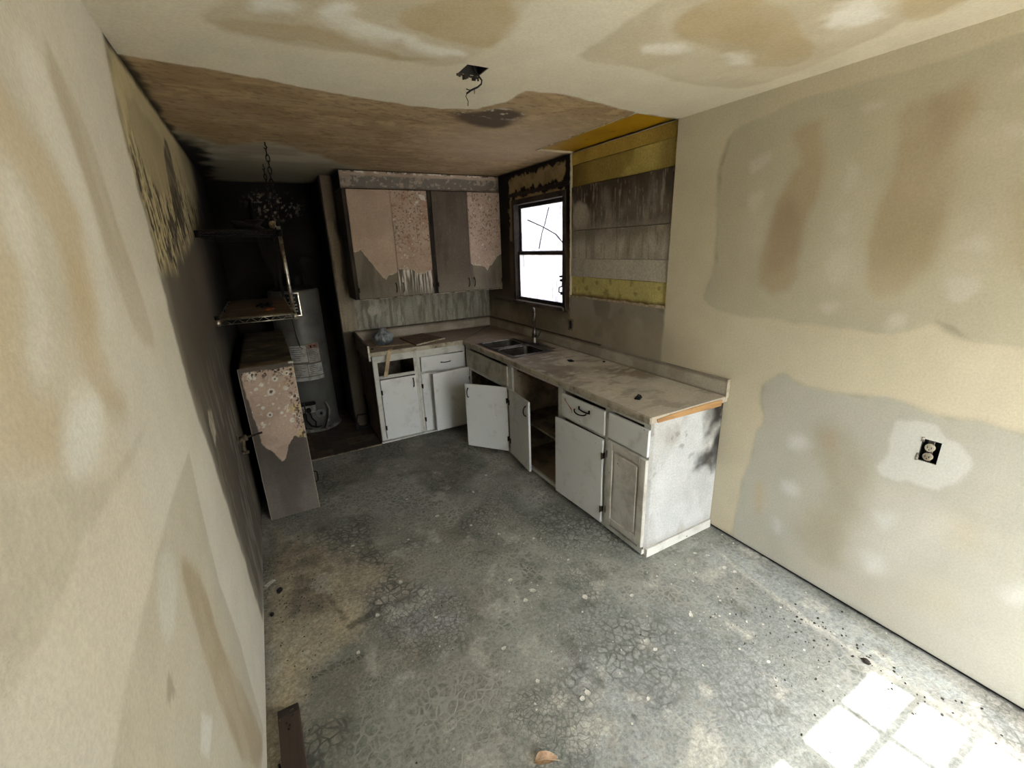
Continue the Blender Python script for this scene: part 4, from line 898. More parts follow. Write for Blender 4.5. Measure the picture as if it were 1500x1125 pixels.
MB().tube([(-.13+.53*q_, -1.19+.85*q_, z_) for q_, z_ in ((0, 1.07), (0, 1.14), (-.002, 1.19), (-.012, 1.222), (-.032, 1.242), (-.058, 1.244), (-.08, 1.232), (-.092, 1.205))], .0125, 12).build('spout', M_TAP, fc)
MB().tube([(-.13+.53*q_, -1.19+.85*q_, z_) for q_, z_ in ((-.092, 1.21), (-.098, 1.17), (-.103, 1.09))], [.0135, .016, .0175], 12).build('spray_head', M_TAP, fc)
b = MB(); b.tube([(-.13, -1.205, .985), (-.13, -1.24, .985)], .016, 12); b.tube([(-.13, -1.235, .985), (-.13, -1.27, 1.0), (-.13, -1.295, 1.04)], [.009, .007, .006], 8)
b.build('lever', M_TAP, fc)

# ------------------------------------------------------------------ wall cabinets
def paint_door(kind):
    def f(p):
        u, v = p.u, p.v
        s = (u-u.min())/(u.max()-u.min()); t = (v.max()-v)/(v.max()-v.min())
        p.k = {'a': 11, 'b': 222, 'c': 333, 'd': 444}[kind]
        p.fill((112, 104, 88)); p.noise((84, 77, 65), 5, .4, .65, .8, (2, .35))
        X = np.array
        wv = t+.03*(fbm(s*9, t*9, p.k)-.5)+.012*(fbm(s*40, t*40, p.k+1)-.5)
        if kind == 'c':
            p.fill((92, 81, 68)); p.noise((72, 63, 52), 4, .4, .65, .7, (2, .4)); p.mix((136, 128, 112), sstep(.72, 1, t)*.5); p.noise((112, 100, 82), 70, .66, .72, .5, (2, .4)); return
        bd = {'a': ([0, .1, .17, .22, .36, .5, .62, .68, .75, 1], [.55, .555, .54, .57, .66, .74, .81, .83, .80, .765]),
              'b': ([0, .2, .42, .55, .66, .75, .86, 1], [.735, .74, .745, .79, .805, .79, .765, .745]),
              'd': ([0, .15, .3, .45, .52, .6, .7, .85, 1], [.72, .735, .745, .76, .80, .755, .73, .66, .63])}[kind]
        e = np.interp(s, *bd)
        m = sstep(.004, -.004, wv-e)
        col = (170, 148, 128) if kind != 'd' else (168, 148, 133)
        if kind == 'b':
            st = sstep(.42, .58, fbm(s*26, t*3, 5))*sstep(.72, .76, t)*sstep(1.02, .86, t+.2*(fbm(s*12, t*2, 8)-.5))
            p.mix((206, 199, 187), st)
        p.mix((140, 134, 120), sstep(.86, 1, t)*.35); p.mix(col, m); p.h += .0018*m
        p.noise((184, 164, 144), 3, .45, .7, .5, (1, 1), m)
        if kind in 'bd':
            sp = p.noise((104, 84, 68), 80, .6, .66, .8, (1, 1), m*(.35+.65*sstep(.65, .4, t))); p.h -= .0012*sp
            if kind == 'b': p.noise((164, 116, 88), 10, .6, .75, .35, (1, 1), m)
            p.noise((206, 196, 182), 40, .74, .77, .9, (1, 1), m)
            if kind == 'd': p.noise((212, 202, 190), 22, .76, .78, .9, (1, 1), m)
            if kind == 'b': p.poly([(u.min()+.26, v.max()-.03), (u.min()+.33, v.max()-.035), (u.min()+.33, v.max()-.085), (u.min()+.29, v.max()-.08)], (206, 200, 190), .006, .01, 20, .95)
        else:
            p.noise((172, 154, 134), 5, .62, .72, .7, (1, 1), m)
        ed = sstep(.02, .004, np.abs(wv-e))*(wv < e)*sstep(.4, .6, fbm(s*20, t*20, 9))
        p.mix((190, 178, 158), ed*.8)
        p.mix((110, 92, 76), m*sstep(.03, .0, np.minimum(s, 1-s))*.35)
    return f
uc = []
M_UBOX = mat_plain('scorched_cabinet_box', (62, 54, 45), (30, 26, 22), 7, .4, .65, (120, 106, 88), 34, .66, .72, .75, 0, .2, 90, (1, 1, .3))
for k, (x0, x1, lab) in enumerate(((-1.548, -.766, 'wall cabinet with peeling beige doors, next to the alcove'), (-.765, -.004, 'wall cabinet with one dark scorched door and one peeling door, beside the window'))):
    r = thing('wall_cabinet', lab, 'cabinet', ((x0+x1)/2, -.003, 1.366), 'wall cabinets over the counter')
    b = MB(); b.box(x0, x0+.016, -.325, -.003, 1.366, 2.33); b.box(x1-.016, x1, -.325, -.003, 1.366, 2.33); b.box(x0+.016, x1-.016, -.325, -.003, 1.372, 1.388); b.box(x0+.016, x1-.016, -.325, -.003, 2.31, 2.33); b.box(x0+.016, x1-.016, -.012, -.003, 1.388, 2.31)
    b.build('body', M_UBOX, r)
    b = MB(); b.box(x0, x0+.03, -.3445, -.325, 1.364, 2.332, .002); b.box(x1-.022, x1, -.3445, -.325, 1.364, 2.332, .002); b.box(x0+.03, x1-.022, -.344, -.3255, 1.364, 1.385, .002); b.box(x0+.03, x1-.022, -.344, -.3255, 2.30, 2.332, .002)
    b.build('face_frame', M_UBOX, r)
    b = MB(); b.box(x0, x1, -.349, -.327, 1.3595, 1.3675, .002); b.build('bottom_edge', mat_plain('pale_bottom_edge%d' % k, (176, 164, 142), (92, 80, 66), 16, .45, .62), r)
    uc.append(r)
for (ri, a, c_, kd, hs_, px) in ((0, -1.517, -1.1365, 'a', 0, -1.168), (0, -1.1335, -.79, 'b', 1, -1.098), (1, -.742, -.375, 'c', 0, -.405), (1, -.372, -.012, 'd', 1, -.342)):
    o = sheet('door', steps(a, c_, .004), steps(1.374, 2.322, .004), lambda u, v, d: (u, -.3465-.018+d, v), paint_door(kd), M_CAB, thick=.017, parent=uc[ri])
    Mx = Matrix(((1, 0, 0, 0), (0, 1, 0, -.3455), (0, 0, 1, 0), (0, 0, 0, 1)))
    pull_mb(Mx, px, 1.455, True, .085).build('pull', M_PULL, o)
    hinge_mb(Matrix(((1, 0, 0, 0), (0, 1, 0, -.3455), (0, 0, 1, 0), (0, 0, 0, 1))), a+.004 if hs_ == 0 else c_-.004, 1.455).build('hinge', M_RUST, o)
def paint_fascia(p):
    u, v = p.u, p.v
    p.fill((174, 156, 138)); p.noise((148, 128, 110), 4, .45, .7, .6)
    b_ = sstep(2.445, 2.43, v+.02*(fbm(u*7, v*4, 3)-.5))*sstep(2.335, 2.345, v)
    cell = np.maximum(sstep(.52, .44, np.abs(fbm(u*18, v*18, 12, 3)-.5)*9), sstep(.36, .46, fbm(u*11, v*9, 14, 2)))
    p.mix((112, 106, 98), b_*(.35+.65*cell)); p.noise((170, 160, 146), 40, .62, .68, .7, (1, 1), b_)
    p.noise((220, 212, 198), 34, .52, .6, .9, (1, 1.5), sstep(2.448, 2.466, v)); p.noise((30, 26, 22), 30, .55, .62, .9, (1, 1.5), sstep(2.456, 2.47, v))
    p.mix((40, 34, 28), sstep(-.06, -.0, u)*.7); p.mix((42, 35, 29), sstep(2.352, 2.334, v+.01*(fbm(u*20, v*9, 5)-.5))*.7)
fa = sheet('fascia_board', steps(-1.548, -.004, .005), steps(2.333, 2.473, .005), lambda u, v, d: (u, -.347+d, v), paint_fascia, M_CAB, thick=.34, base=(-.776, -.003, 2.333))
tag(fa, 'blistered beige and grey boxed-in fascia between wall cabinets and ceiling', 'fascia')
MB().box(-1.556, -1.5485, -.347, -.003, 2.333, 2.473, .002).build('end_strip', M_BURNT, fa)
# ------------------------------------------------------------------ water heater in the alcove
HX, HY, HRAD = -2.03, .305, .232
wh = thing('water_heater', 'tall grey gas water heater with paper labels standing in the alcove', 'water heater', (HX, HY, .004))
M_HEAT = mat_plain('grey_heater_jacket', (104, 104, 100), (74, 72, 67), 3, .4, .7, (58, 54, 48), 26, .66, .76, .45, .15, .08, 40)
MB().lathe([(.215, .03), (.232, .035), (.232, 1.44), (.225, 1.452), (.2, 1.458)], (HX, HY, .004), 48).build('jacket', M_HEAT, wh)
MB().lathe([(.245, .0), (.25, .004), (.25, .02), (.24, .03), (.2, .034)], (HX, HY, .004), 48).build('base_ring', mat_plain('pale_ring', (120, 116, 108), (70, 66, 60), 12), wh)
MB().lathe([(.205, 1.456), (.19, 1.475), (.12, 1.49), (.06, 1.492)], (HX, HY, .004), 32).build('top_cap', M_DARK, wh)
b = MB(); b.tube([(HX+.03, HY, 1.48), (HX+.03, HY, 1.55), (HX+.03, HY, 1.6)], .05, 16); b.build('flue', M_DARK, wh)
for sx, pts in ((-1, [(HX-.13, HY, 1.47), (HX-.14, HY+.02, 1.62), (HX-.2, HY+.1, 1.72), (HX-.22, HY+.2, 1.9), (HX-.22, HY+.25, 2.3)]), (1, [(HX+.12, HY-.02, 1.47), (HX+.125, HY-.02, 1.6), (HX+.1, HY+.05, 1.72), (HX+.14, HY+.16, 1.78), (HX+.34, HY+.22, 1.74)])):
    MB().tube(pts, .014, 8).build('water_pipe', M_BLACK, wh)
def curved(x0, x1, z0, z1, off=.002, n=10):
    a0 = math.asin((x0-HX)/HRAD); a1 = math.asin((x1-HX)/HRAD); vs_ = []; fs = []
    for rr in (HRAD+off, HRAD-.001):
        for i in range(n+1):
            a = a0+(a1-a0)*i/n
            for z in (z0, z1): vs_.append((HX+rr*math.sin(a), HY-rr*math.cos(a), z))
    m_ = 2*(n+1)
    for i in range(n): fs.append((2*i, 2*i+2, 2*i+3, 2*i+1)); fs.append((2*i, m_+2*i, m_+2*i+2, 2*i+2)); fs.append((2*i+1, 2*i+3, m_+2*i+3, m_+2*i+1))
    fs.append((0, 1, m_+1, m_)); fs.append((2*n, m_+2*n, m_+2*n+1, 2*n+1))
    return MB().quads(vs_, fs)
M_LAB = mat_plain('paper_label', (164, 160, 154), (128, 122, 115), 16, .4, .66, rough=.7)
M_LAB2 = mat_plain('paper_label_pale', (178, 176, 172), (138, 134, 128), 14, .4, .66, rough=.7)
M_INK = mat_plain('label_print', (84, 80, 76), rough=.8, bstr=0)
M_INKR = mat_plain('label_red_print', (142, 104, 86), (112, 84, 70), 40, rough=.8, bstr=0)
def label(x0, x1, z0, z1, mat, top=None, rows=6, seed=1):
    o = curved(x0, x1, z0, z1).build('label', mat, wh); rr = random.Random(seed)
    for (a, b_, c_, d_) in ((x0, x1, z1-.004, z1), (x0, x1, z0, z0+.004)): curved(a, b_, c_, d_, .003).build('border', M_INKR if top else M_INK, o)
    hh = (z1-z0-.03)/rows; zt = z1-.015
    if top:
        curved(x0+.006, x1-.006, z1-.05, z1-.006, .003).build('heading', M_INKR, o); zt = z1-.055; hh = (zt-z0-.012)/rows
        curved(x0+.03, x0+.045, z1-.042, z1-.014, .004).build('symbol', M_BLACK, o); curved(x0+.06, x0+.085, z1-.03, z1-.02, .004).build('symbol', M_BLACK, o)
    for k in range(rows):
        z = zt-k*hh-hh*.5; e = x0+.01+(x1-x0-.02)*rr.uniform(.55, 1)
        curved(x0+.01, e, z-.0022, z+.0022, .003, 5).build('print_line', M_INK, o)
    return o
label(-2.165, -2.02, .755, .935, M_LAB2, None, 7, 3)
label(-2.013, -1.902, .745, .938, M_LAB, True, 7, 5)
label(-2.175, -2.035, .605, .742, M_LAB, None, 6, 8)
label(-2.03, -1.897, .605, .735, M_LAB2, None, 5, 9)
curved(-2.18, -1.893, .565, .60).build('band', M_LAB2, wh)
pl = curved(-2.146, -2.002, 1.222, 1.442, .003).build('rating_plate', M_BLACK, wh)
for (a, b_, c_, d_) in ((-2.146, -2.002, 1.434, 1.442), (-2.146, -2.002, 1.222, 1.23), (-2.010, -2.002, 1.222, 1.442), (-2.146, -2.138, 1.222, 1.442)): curved(a, b_, c_, d_, .005).build('plate_border', M_CHROME, pl)
for z in (1.40, 1.36, 1.33, 1.30, 1.27): curved(-2.10, -2.03-.01*(z > 1.35), z-.006, z+.006, .005, 5).build('plate_print', mat_plain('plate_print%d' % int(z*100), (150, 146, 138), rough=.6, bstr=0), pl)
gv = MB().box(-2.16, -2.03, .03, .08, .235, .315, .006).build('gas_valve', mat_plain('valve_body', (128, 126, 122), (86, 82, 76), 18, rough=.5), wh)
MB().box(-2.168, -2.022, .022, .09, .315, .345, .01).build('valve_cover', M_DARK, gv)
MB().lathe([(.026, 0), (.026, .02), (.02, .026)], (-2.10, .03, .27), 16, Matrix.Rotation(math.radians(90), 4, 'X')).build('dial', M_BLACK, gv)
MB().lathe([(.05, 0), (.05, .006), (.045, .008)], (-1.99, .072, .20), 20, Matrix.Rotation(math.radians(90), 4, 'X')).build('port_plate', M_HEAT, wh)
MB().lathe([(.014, 0), (.014, .02), (.01, .022)], (-1.985, .066, .205), 12, Matrix.Rotation(math.radians(90), 4, 'X')).build('port', M_BLACK, wh)
b = MB()
b.tube([(-2.13, .05, .235), (-2.135, .02, .17), (-2.10, .015, .10), (-2.04, .03, .07), (-2.0, .07, .06)], .008, 6); b.tube([(-2.09, .04, .235), (-2.08, .02, .18), (-2.05, .03, .13), (-2.06, .06, .06)], .007, 6); b.tube([(-2.15, .05, .24), (-2.17, .03, .14), (-2.15, .04, .07), (-2.10, .06, .05)], .006, 6)
b.build('burner_tube', M_BLACK, wh)
MB().tube([(-1.93, .085, .32), (-1.90, .05, .24), (-1.92, .04, .14), (-1.96, .03, .05), (-1.96, .02, .02)], .012, 8).build('drain_hose', mat_plain('grey_hose', (112, 108, 102), (74, 70, 64), 20), wh)
MB().tube([(-2.10, .05, 1.24), (-2.09, .045, 1.05), (-2.07, .045, .92), (-2.05, .05, .90)], .003, 5).build('thin_cable', M_BLACK, wh)

# ------------------------------------------------------------------ taken-down wall cabinet standing on its end
lc = thing('upended_cabinet', 'taken-down cabinet standing on end by the left-hand wall, pinkish paint peeling off', 'cabinet', (-2.362, -.72, 0))
x0, x1, ya, yb, zt = -2.525, -2.203, -1.452, .0, 1.112
b = MB(); b.box(x0, x0+.014, ya, yb, .0, zt-.016); b.box(x0+.014, x1-.02, yb-.014, yb, 0, zt-.016); b.box(x0+.014, x1-.02, ya, yb, 0, .016); b.build('body', M_UBOX, lc)
def paint_lc(p):
    u, v = p.u, p.v; s = (u-x0)/(x1-x0); t = (zt-v)/zt
    p.fill((106, 98, 90)); p.noise((84, 77, 70), 4, .4, .66, .8, (2, .5)); p.mix((112, 104, 94), sstep(.8, 1, t)*.3)
    wv = t+.05*(fbm(s*6, t*9, 3)-.5)+.02*(fbm(s*28, t*60, 4)-.5)
    e = np.interp(s, [0, .05, .1, .2, .35, .44, .52, .62, .75, .85, 1], [.3, .36, .46, .5, .55, .62, .60, .52, .47, .48, .5])
    lft = s-np.interp(t, [0, .05, .12, .25, .4, .5], [.02, .05, .04, .09, .13, .14])+.05*(fbm(s*20, t*40, 6)-.5)
    m = sstep(.003, -.003, wv-e)*sstep(-.01, .01, lft)*sstep(.02, .028, t+.02*(fbm(s*20, t*20, 5)-.5))
    p.mix((178, 156, 140), m); p.h += .002*m; p.noise((160, 138, 122), 6, .45, .65, .6, (1, 1), m)
    p.mix((62, 54, 48), (1-m)*sstep(.9, .5, t)*.6)
    h = sstep(.66, .69, fbm(s*12, t*34, 15))*m*sstep(.42, .36, t)
    p.mix((206, 200, 190), h)
    for (a, c_, r_) in ((.62, .085, .05), (.5, .16, .06), (.78, .15, .04), (.4, .3, .045), (.62, .3, .03), (.85, .06, .045), (.25, .13, .03), (.36, .11, .035), (.78, .36, .04), (.3, .25, .03)):
        d = np.hypot((s-a)*.322, (t-c_)*1.11)/(r_*.42)+.5*(fbm(s*14+a*9, t*40, 17)-.5)
        p.mix((204, 200, 192), sstep(1, .85, d)*m); p.mix((96, 80, 68), sstep(.4, .3, d)*m*(r_ > .04))
    yel = sstep(.55, .62, fbm(s*6, t*14, 25))*m*sstep(.6, .9, s)
    p.mix((186, 164, 112), yel*.7)
    k = sstep(.56, .60, fbm(s*30, t*70, 35))*m*np.maximum(sstep(.72, .95, s), sstep(.1, .04, t)); p.mix((60, 50, 42), k); p.h -= .0015*k
    p.mix((196, 186, 168), np.maximum(sstep(.985, .995, s), sstep(.012, .006, s))*.7)
sheet('end_panel', steps(x0, x1, .004), steps(0, zt, .004), lambda u, v, d: (u, ya-.016+d, v), paint_lc, M_CAB, thick=.0155, parent=lc)
def paint_lct(p):
    p.fill((98, 90, 72)); p.noise((70, 64, 52), 7, .4, .6, .8, (1, 2)); p.noise((140, 130, 106), 9, .55, .68, .7, (1, 2)); p.noise((44, 38, 30), 5, .58, .7, .7, (1, 2)); p.mix((150, 120, 86), sstep(-1.38, -1.45, p.v)*.7)
sheet('top_panel', steps(x0+.016, x1, .008), steps(ya, yb, .008), lambda u, v, d: (u, v, zt+.004-d), paint_lct, M_CAB, thick=.019, parent=lc)
MB().box(x1-.028, x1+.004, ya-.024, ya-.004, zt-.004, zt+.01, .003).build('broken_corner', M_JUNK, lc)
for (a, c_) in ((.012, .54), (.548, 1.09)):
    d_ = MB().box(x1-.0195, x1-.001, ya+.012, yb-.01, a, c_, .003).build('door', M_UBOX, lc)
    MB().tube([(x1, ya+.06, a+.16+i*.01) if i in (0, 9) else (x1+.024, ya+.06, a+.16+i*.01) for i in range(10)], .0045, 6).build('pull', M_PULL, d_)
    MB().box(x1-.001, x1+.004, ya+.01, ya+.03, a+.06, a+.11, .001).build('hinge', M_RUST, d_)

# ------------------------------------------------------------------ hanging wire shelves and chains
ws = thing('hanging_wire_shelf', 'two-tier chrome wire shelf hung from the ceiling on chains over the upended cabinet', 'shelf', (-2.355, -.75, 1.40))
sx0, sx1, sy0, sy1 = -2.572, -2.138, -1.40, -.10
def wire_shelf(z, mat, name):
    m = MB(); n = 13
    for (p_, q_) in (((sx0, sy0), (sx1, sy0)), ((sx1, sy0), (sx1, sy1)), ((sx1, sy1), (sx0, sy1)), ((sx0, sy1), (sx0, sy0))):
        for zz in (z, z-.028): m.tube([(*p_, zz), (*q_, zz)], .0032, 5)
        k = 12 if abs(p_[0]-q_[0]) > .1 else 30
        m.tube([(p_[0]+(q_[0]-p_[0])*i/k, p_[1]+(q_[1]-p_[1])*i/k, z if i % 2 else z-.028) for i in range(k+1)], .0022, 4)
    for i in range(1, 16):
        x = sx0+(sx1-sx0)*i/16; m.tube([(x, sy0, z), (x, sy1, z)], .0018, 4)
    for i in range(1, 4):
        y = sy0+(sy1-sy0)*i/4; m.tube([(sx0, y, z-.004), (sx1, y, z-.004)], .003, 5)
    return m.build(name, mat, ws)
s1_ = wire_shelf(1.42, M_CHROME, 'shelf'); s2_ = wire_shelf(1.945, M_BLACK, 'shelf')
def paint_liner(p):
    p.fill((142, 128, 102)); p.noise((112, 98, 76), 6, .4, .62, .8, (1, 6)); p.noise((70, 58, 44), 7, .6, .7, .8, (1, 6)); p.mix((80, 68, 54), sstep(-.7, -.15, p.v)*.5)
sheet('wood_liner', steps(sx0+.02, sx1-.006, .008), steps(sy0+.02, sy1-.01, .008), lambda u, v, d: (u, v, 1.4275-d), paint_liner, M_CAB, thick=.005, parent=s1_)
b = MB()
for y_ in (-1.34, -.75, -.16):
    for z_ in (1.41, 1.935): MB().box(XL+.0005, sx0+.006, y_-.012, y_+.012, z_-.02, z_+.012, .002).build('wall_bracket', M_BLACK, ws)
MB().box(sx0+.01, sx1-.01, sy0+.01, sy1-.01, 1.9485, 1.955, .001).build('charred_liner', M_BURNT, s2_)
for (px, py, mt) in ((sx0, sy0, M_BLACK), (sx1, sy0, M_CHROME), (sx0, sy1, M_BLACK), (sx1, sy1, M_BLACK)):
    MB().tube([(px, py, 1.385), (px, py, 1.97)] if px == sx1 else [(px, py, 1.385), (px, py, 1.45)], .0125, 12).build('post', mt, ws)
    for z in (1.406, 1.931): MB().lathe([(.0145, -.02), (.0175, -.02), (.0165, .02), (.0145, .02)], (px, py, z), 12).build('collar', M_CHROME if z < 1.5 else M_CHAIN, ws)
def chain(y, ztop, zbot, lab):
    r = thing('chain', lab, 'chain', (-2.12, y, zbot), 'chains holding the wire shelf')
    m = MB(); m.tube([(-2.12, y, H-.001), (-2.12, y, H-.02), (-2.112, y, H-.032), (-2.12, y, H-.042), (-2.13, y, H-.034)], .004, 6); m.build('hook', M_CHAIN, r)
    z = H-.04; k = 0
    while z > zbot:
        q = []
        for i in range(13):
            a = 2*math.pi*i/12; w_ = .0105*math.cos(a); h_ = .022*math.sin(a)
            q.append((-2.12+(w_ if k % 2 else 0)+.002*math.sin(k), y+(0 if k % 2 else w_), z-.018+h_))
        MB().tube(q, .0034, 5, False).build('link', M_CHAIN, r)
        z -= .035; k += 1
chain(-1.24, H, 1.965, 'black chain nearest the camera holding the hanging wire shelf')
chain(-.44, H, 1.965, 'black chain towards the alcove holding the hanging wire shelf')
# odds and ends on the shelves
def lump(name, c, r, mat, label_, cat, seed, amp=.35, sub=3, flat=1.0, group=None):
    bm = bmesh.new(); bmesh.ops.create_icosphere(bm, subdivisions=sub, radius=1)
    rr = random.Random(seed); ph = [(rr.uniform(2, 6), rr.uniform(0, 6), Vector((rr.uniform(-1, 1), rr.uniform(-1, 1), rr.uniform(-1, 1))).normalized()) for _ in range(5)]
    for v_ in bm.verts:
        n_ = v_.co.normalized(); f_ = 1+amp*sum(math.sin(a*n_.dot(d)*2+b_) for a, b_, d in ph)/5
        v_.co = Vector((n_.x*r[0]*f_, n_.y*r[1]*f_, n_.z*r[2]*f_))
    zmin = min(v_.co.z for v_ in bm.verts)
    for v_ in bm.verts: v_.co.z = (v_.co.z-zmin)
    for f_ in bm.faces: f_.smooth = True
    me = bpy.data.meshes.new(name); bm.to_mesh(me); bm.free(); me.materials.append(mat)
    return tag(link(bpy.data.objects.new(name, me), None, c), label_, cat, group, 'thing')
lump('orange_scrap', (-2.275, -1.16, 1.4285), (.032, .05, .01), mat_plain('orange_scrap', (150, 88, 40), (110, 62, 30), 24), 'flat orange-brown scrap on the lower wire shelf', 'scrap', 5)
kb_ = MB()
for i in range(6):
    a = i*1.05; kb_.tube([(-2.30, -.82, 1.435), (-2.30+.05*math.cos(a), -.82+.12*math.sin(a), 1.440), (-2.30+.055*math.cos(a+.3), -.82+.14*math.sin(a+.3), 1.434)], [.006, .008, .005], 6)
tag(kb_.build('charred_tangle', M_BLACK, None, (-2.30, -.82, 1.4285)), 'tangle of charred black cord on the lower wire shelf', 'cord')
lump('charred_lump', (-2.30, -1.12, 1.956), (.10, .12, .035), M_BLACK, 'charred black lump on the upper wire shelf', 'debris', 9, .6)
lump('pale_chunk', (-2.165, -1.33, 1.956), (.018, .03, .022), mat_plain('plaster_chunk', (140, 122, 88), (98, 84, 62), 30), 'small pale plaster chunk on the corner of the upper wire shelf', 'debris', 12, .6)

# ------------------------------------------------------------------ ceiling junction box with a dangling cable
jb = thing('junction_box', 'open square junction box in the ceiling with a burnt cable dangling out', 'junction box', (-1.406, -2.818, H))
x0, x1, ya, yb = JB; b = MB()
b.box(x0+.001, x0+.004, ya+.001, yb-.001, H+.002, H+.06); b.box(x1-.004, x1-.001, ya+.001, yb-.001, H+.002, H+.06); b.box(x0+.004, x1-.004, ya+.001, ya+.004, H+.002, H+.06); b.box(x0+.004, x1-.004, yb-.004, yb-.001, H+.002, H+.06); b.box(x0+.001, x1-.001, ya+.001, yb-.001, H+.06, H+.064)
b.build('box', M_BLACK, jb)
b = MB(); b.tube([(-1.41, -2.82, H+.05), (-1.40, -2.815, H+.01), (-1.38, -2.812, H-.012), (-1.365, -2.81, 2.45), (-1.368, -2.81, 2.437), (-1.385, -2.81, 2.424), (-1.415, -2.81, 2.41), (-1.436, -2.81, 2.396)], .0035, 6)
b.build('cable', M_BLACK, jb)
b = MB(); b.tube([(-1.432, -2.81, 2.40), (-1.44, -2.81, 2.385), (-1.431, -2.81, 2.37), (-1.433, -2.81, 2.352)], .0016, 5); b.tube([(-1.418, -2.81, 2.409), (-1.436, -2.81, 2.412)], .002, 5); b.tube([(-1.40, -2.81, 2.415), (-1.396, -2.80, 2.402)], .0016, 5)
b.build('bare_wire', M_BLACK, jb)
b = MB(); rr = random.Random(4)
for i in range(12):
    t_ = i/11; x = x0+(x1-x0)*t_; h_ = rr.uniform(.004, .02); b.box(x-.004, x+.004, yb-.002+rr.uniform(-.002, .004), yb+.003, H-h_, H+.004)
b.build('torn_edge', M_BURNT, jb)

# ------------------------------------------------------------------ outlets
ou = thing('wall_outlet', 'bare duplex outlet without cover plate in a ragged hole of the right-hand wall', 'outlet', (0, -4.063, .933))
y0, y1, z0, z1 = OUT; b = MB()
b.box(.004, .05, y0+.001, y0+.003, z0+.001, z1-.001); b.box(.004, .05, y1-.003, y1-.001, z0+.001, z1-.001); b.box(.004, .05, y0+.001, y1-.001, z0+.001, z0+.003); b.box(.004, .05, y0+.001, y1-.001, z1-.003, z1-.001); b.box(.048, .051, y0+.001, y1-.001, z0+.001, z1-.001)
b.build('box', M_BLACK, ou)
M_REC = mat_plain('old_receptacle', (168, 160, 142), (128, 118, 100), 40, .4, .65, rough=.5)
MB().box(.004, .009, -4.072, -4.052, z0+.004, z1-.004, .001).build('yoke', M_STEEL, ou)
for zc in (.910, .950):
    o = MB().lathe([(.0165, 0), (.0165, .010), (.015, .012)], (.006, -4.062, zc), 20, Matrix.Rotation(math.radians(-90), 4, 'Y')).build('socket', M_REC, ou)
    b = MB(); b.box(-.0075, -.0055, -4.0695, -4.0675, zc-.003, zc+.006); b.box(-.0075, -.0055, -4.0565, -4.0545, zc-.003, zc+.006); b.box(-.0075, -.0055, -4.0635, -4.0605, zc-.010, zc-.006)
    b.build('slot', M_BLACK, o)
MB().lathe([(.003, 0), (.003, .004)], (.002, -4.062, .930), 8, Matrix.Rotation(math.radians(-90), 4, 'Y')).build('screw', M_RUST, ou)
b = MB(); b.box(-.002, .002, y1-.008, y1+.002, z1-.014, z1+.006, .001); b.box(-.002, .002, y1-.002, y1+.006, z0-.004, z0+.03, .001); b.build('torn_paper', mat_plain('outlet_paper', (84, 76, 66), (180, 174, 160), 60), ou)
sw = thing('outlet_plate', 'sooty outlet cover plate on the wall beside the window, above the backsplash', 'outlet', (-.006, -1.592, 1.132))
MB().box(-.006, -.0005, -1.63, -1.555, 1.078, 1.185, .002).build('cover', mat_plain('sooty_plate', (122, 108, 84), (86, 74, 58), 24), sw)
MB().box(-.008, -.006, -1.608, -1.576, 1.098, 1.166, .0008).build('insert', M_BLACK, sw)

# ------------------------------------------------------------------ gas valve on the left-hand wall
gs = thing('pipe_valve', 'corroded pipe stub with valve sticking out of the left-hand wall', 'valve', (XL, -1.74, .75))
MB().tube([(XL+.0, -1.75, .752), (XL+.03, -1.745, .75), (XL+.075, -1.72, .748), (XL+.13, -1.68, .742)], .0075, 8).build('pipe', M_RUST, gs)
M_VLV = mat_plain('corroded_brass', (104, 92, 74), (52, 44, 36), 40, .4, .62, (150, 140, 122), 60, .64, .7, .6, .4)
MB().lathe([(.016, -.022), (.02, -.018), (.017, 0), (.02, .018), (.016, .022)], (XL+.032, -1.745, .75), 12, Matrix.Rotation(math.radians(80), 4, 'Y')).build('body', M_VLV, gs)
b = MB(); b.tube([(XL+.03, -1.75, .75), (XL+.028, -1.762, .70), (XL+.03, -1.77, .675)], [.012, .009, .012], 8); b.box(XL+.01, XL+.05, -1.78, -1.76, .662, .678, .003); b.build('handle', M_VLV, gs)
MB().lathe([(.03, 0), (.032, .004), (.02, .008)], (XL+.001, -1.75, .752), 16, Matrix.Rotation(math.radians(90), 4, 'Y')).build('flange', M_VLV, gs)

# ------------------------------------------------------------------ black hose looped at the foot of the end wall
hz = MB(); hz.tube([(-1.555, -.05, .36), (-1.545, -.06, .30), (-1.54, -.07, .22), (-1.55, -.075, .15), (-1.60, -.08, .148), (-1.652, -.085, .155), (-1.672, -.09, .10), (-1.655, -.10, .03), (-1.62, -.11, .013), (-1.57, -.11, .013), (-1.545, -.10, .05), (-1.542, -.09, .12), (-1.541, -.085, .2)], .0095, 8)
hz.tube([(-1.672, -.09, .11), (-1.685, -.12, .05), (-1.68, -.14, .016)], .008, 8)
tag(hz.build('black_hose', M_BLACK, None, (-1.6, -.09, .003)), 'black hose looped at the foot of the end wall beside the cabinet', 'hose')

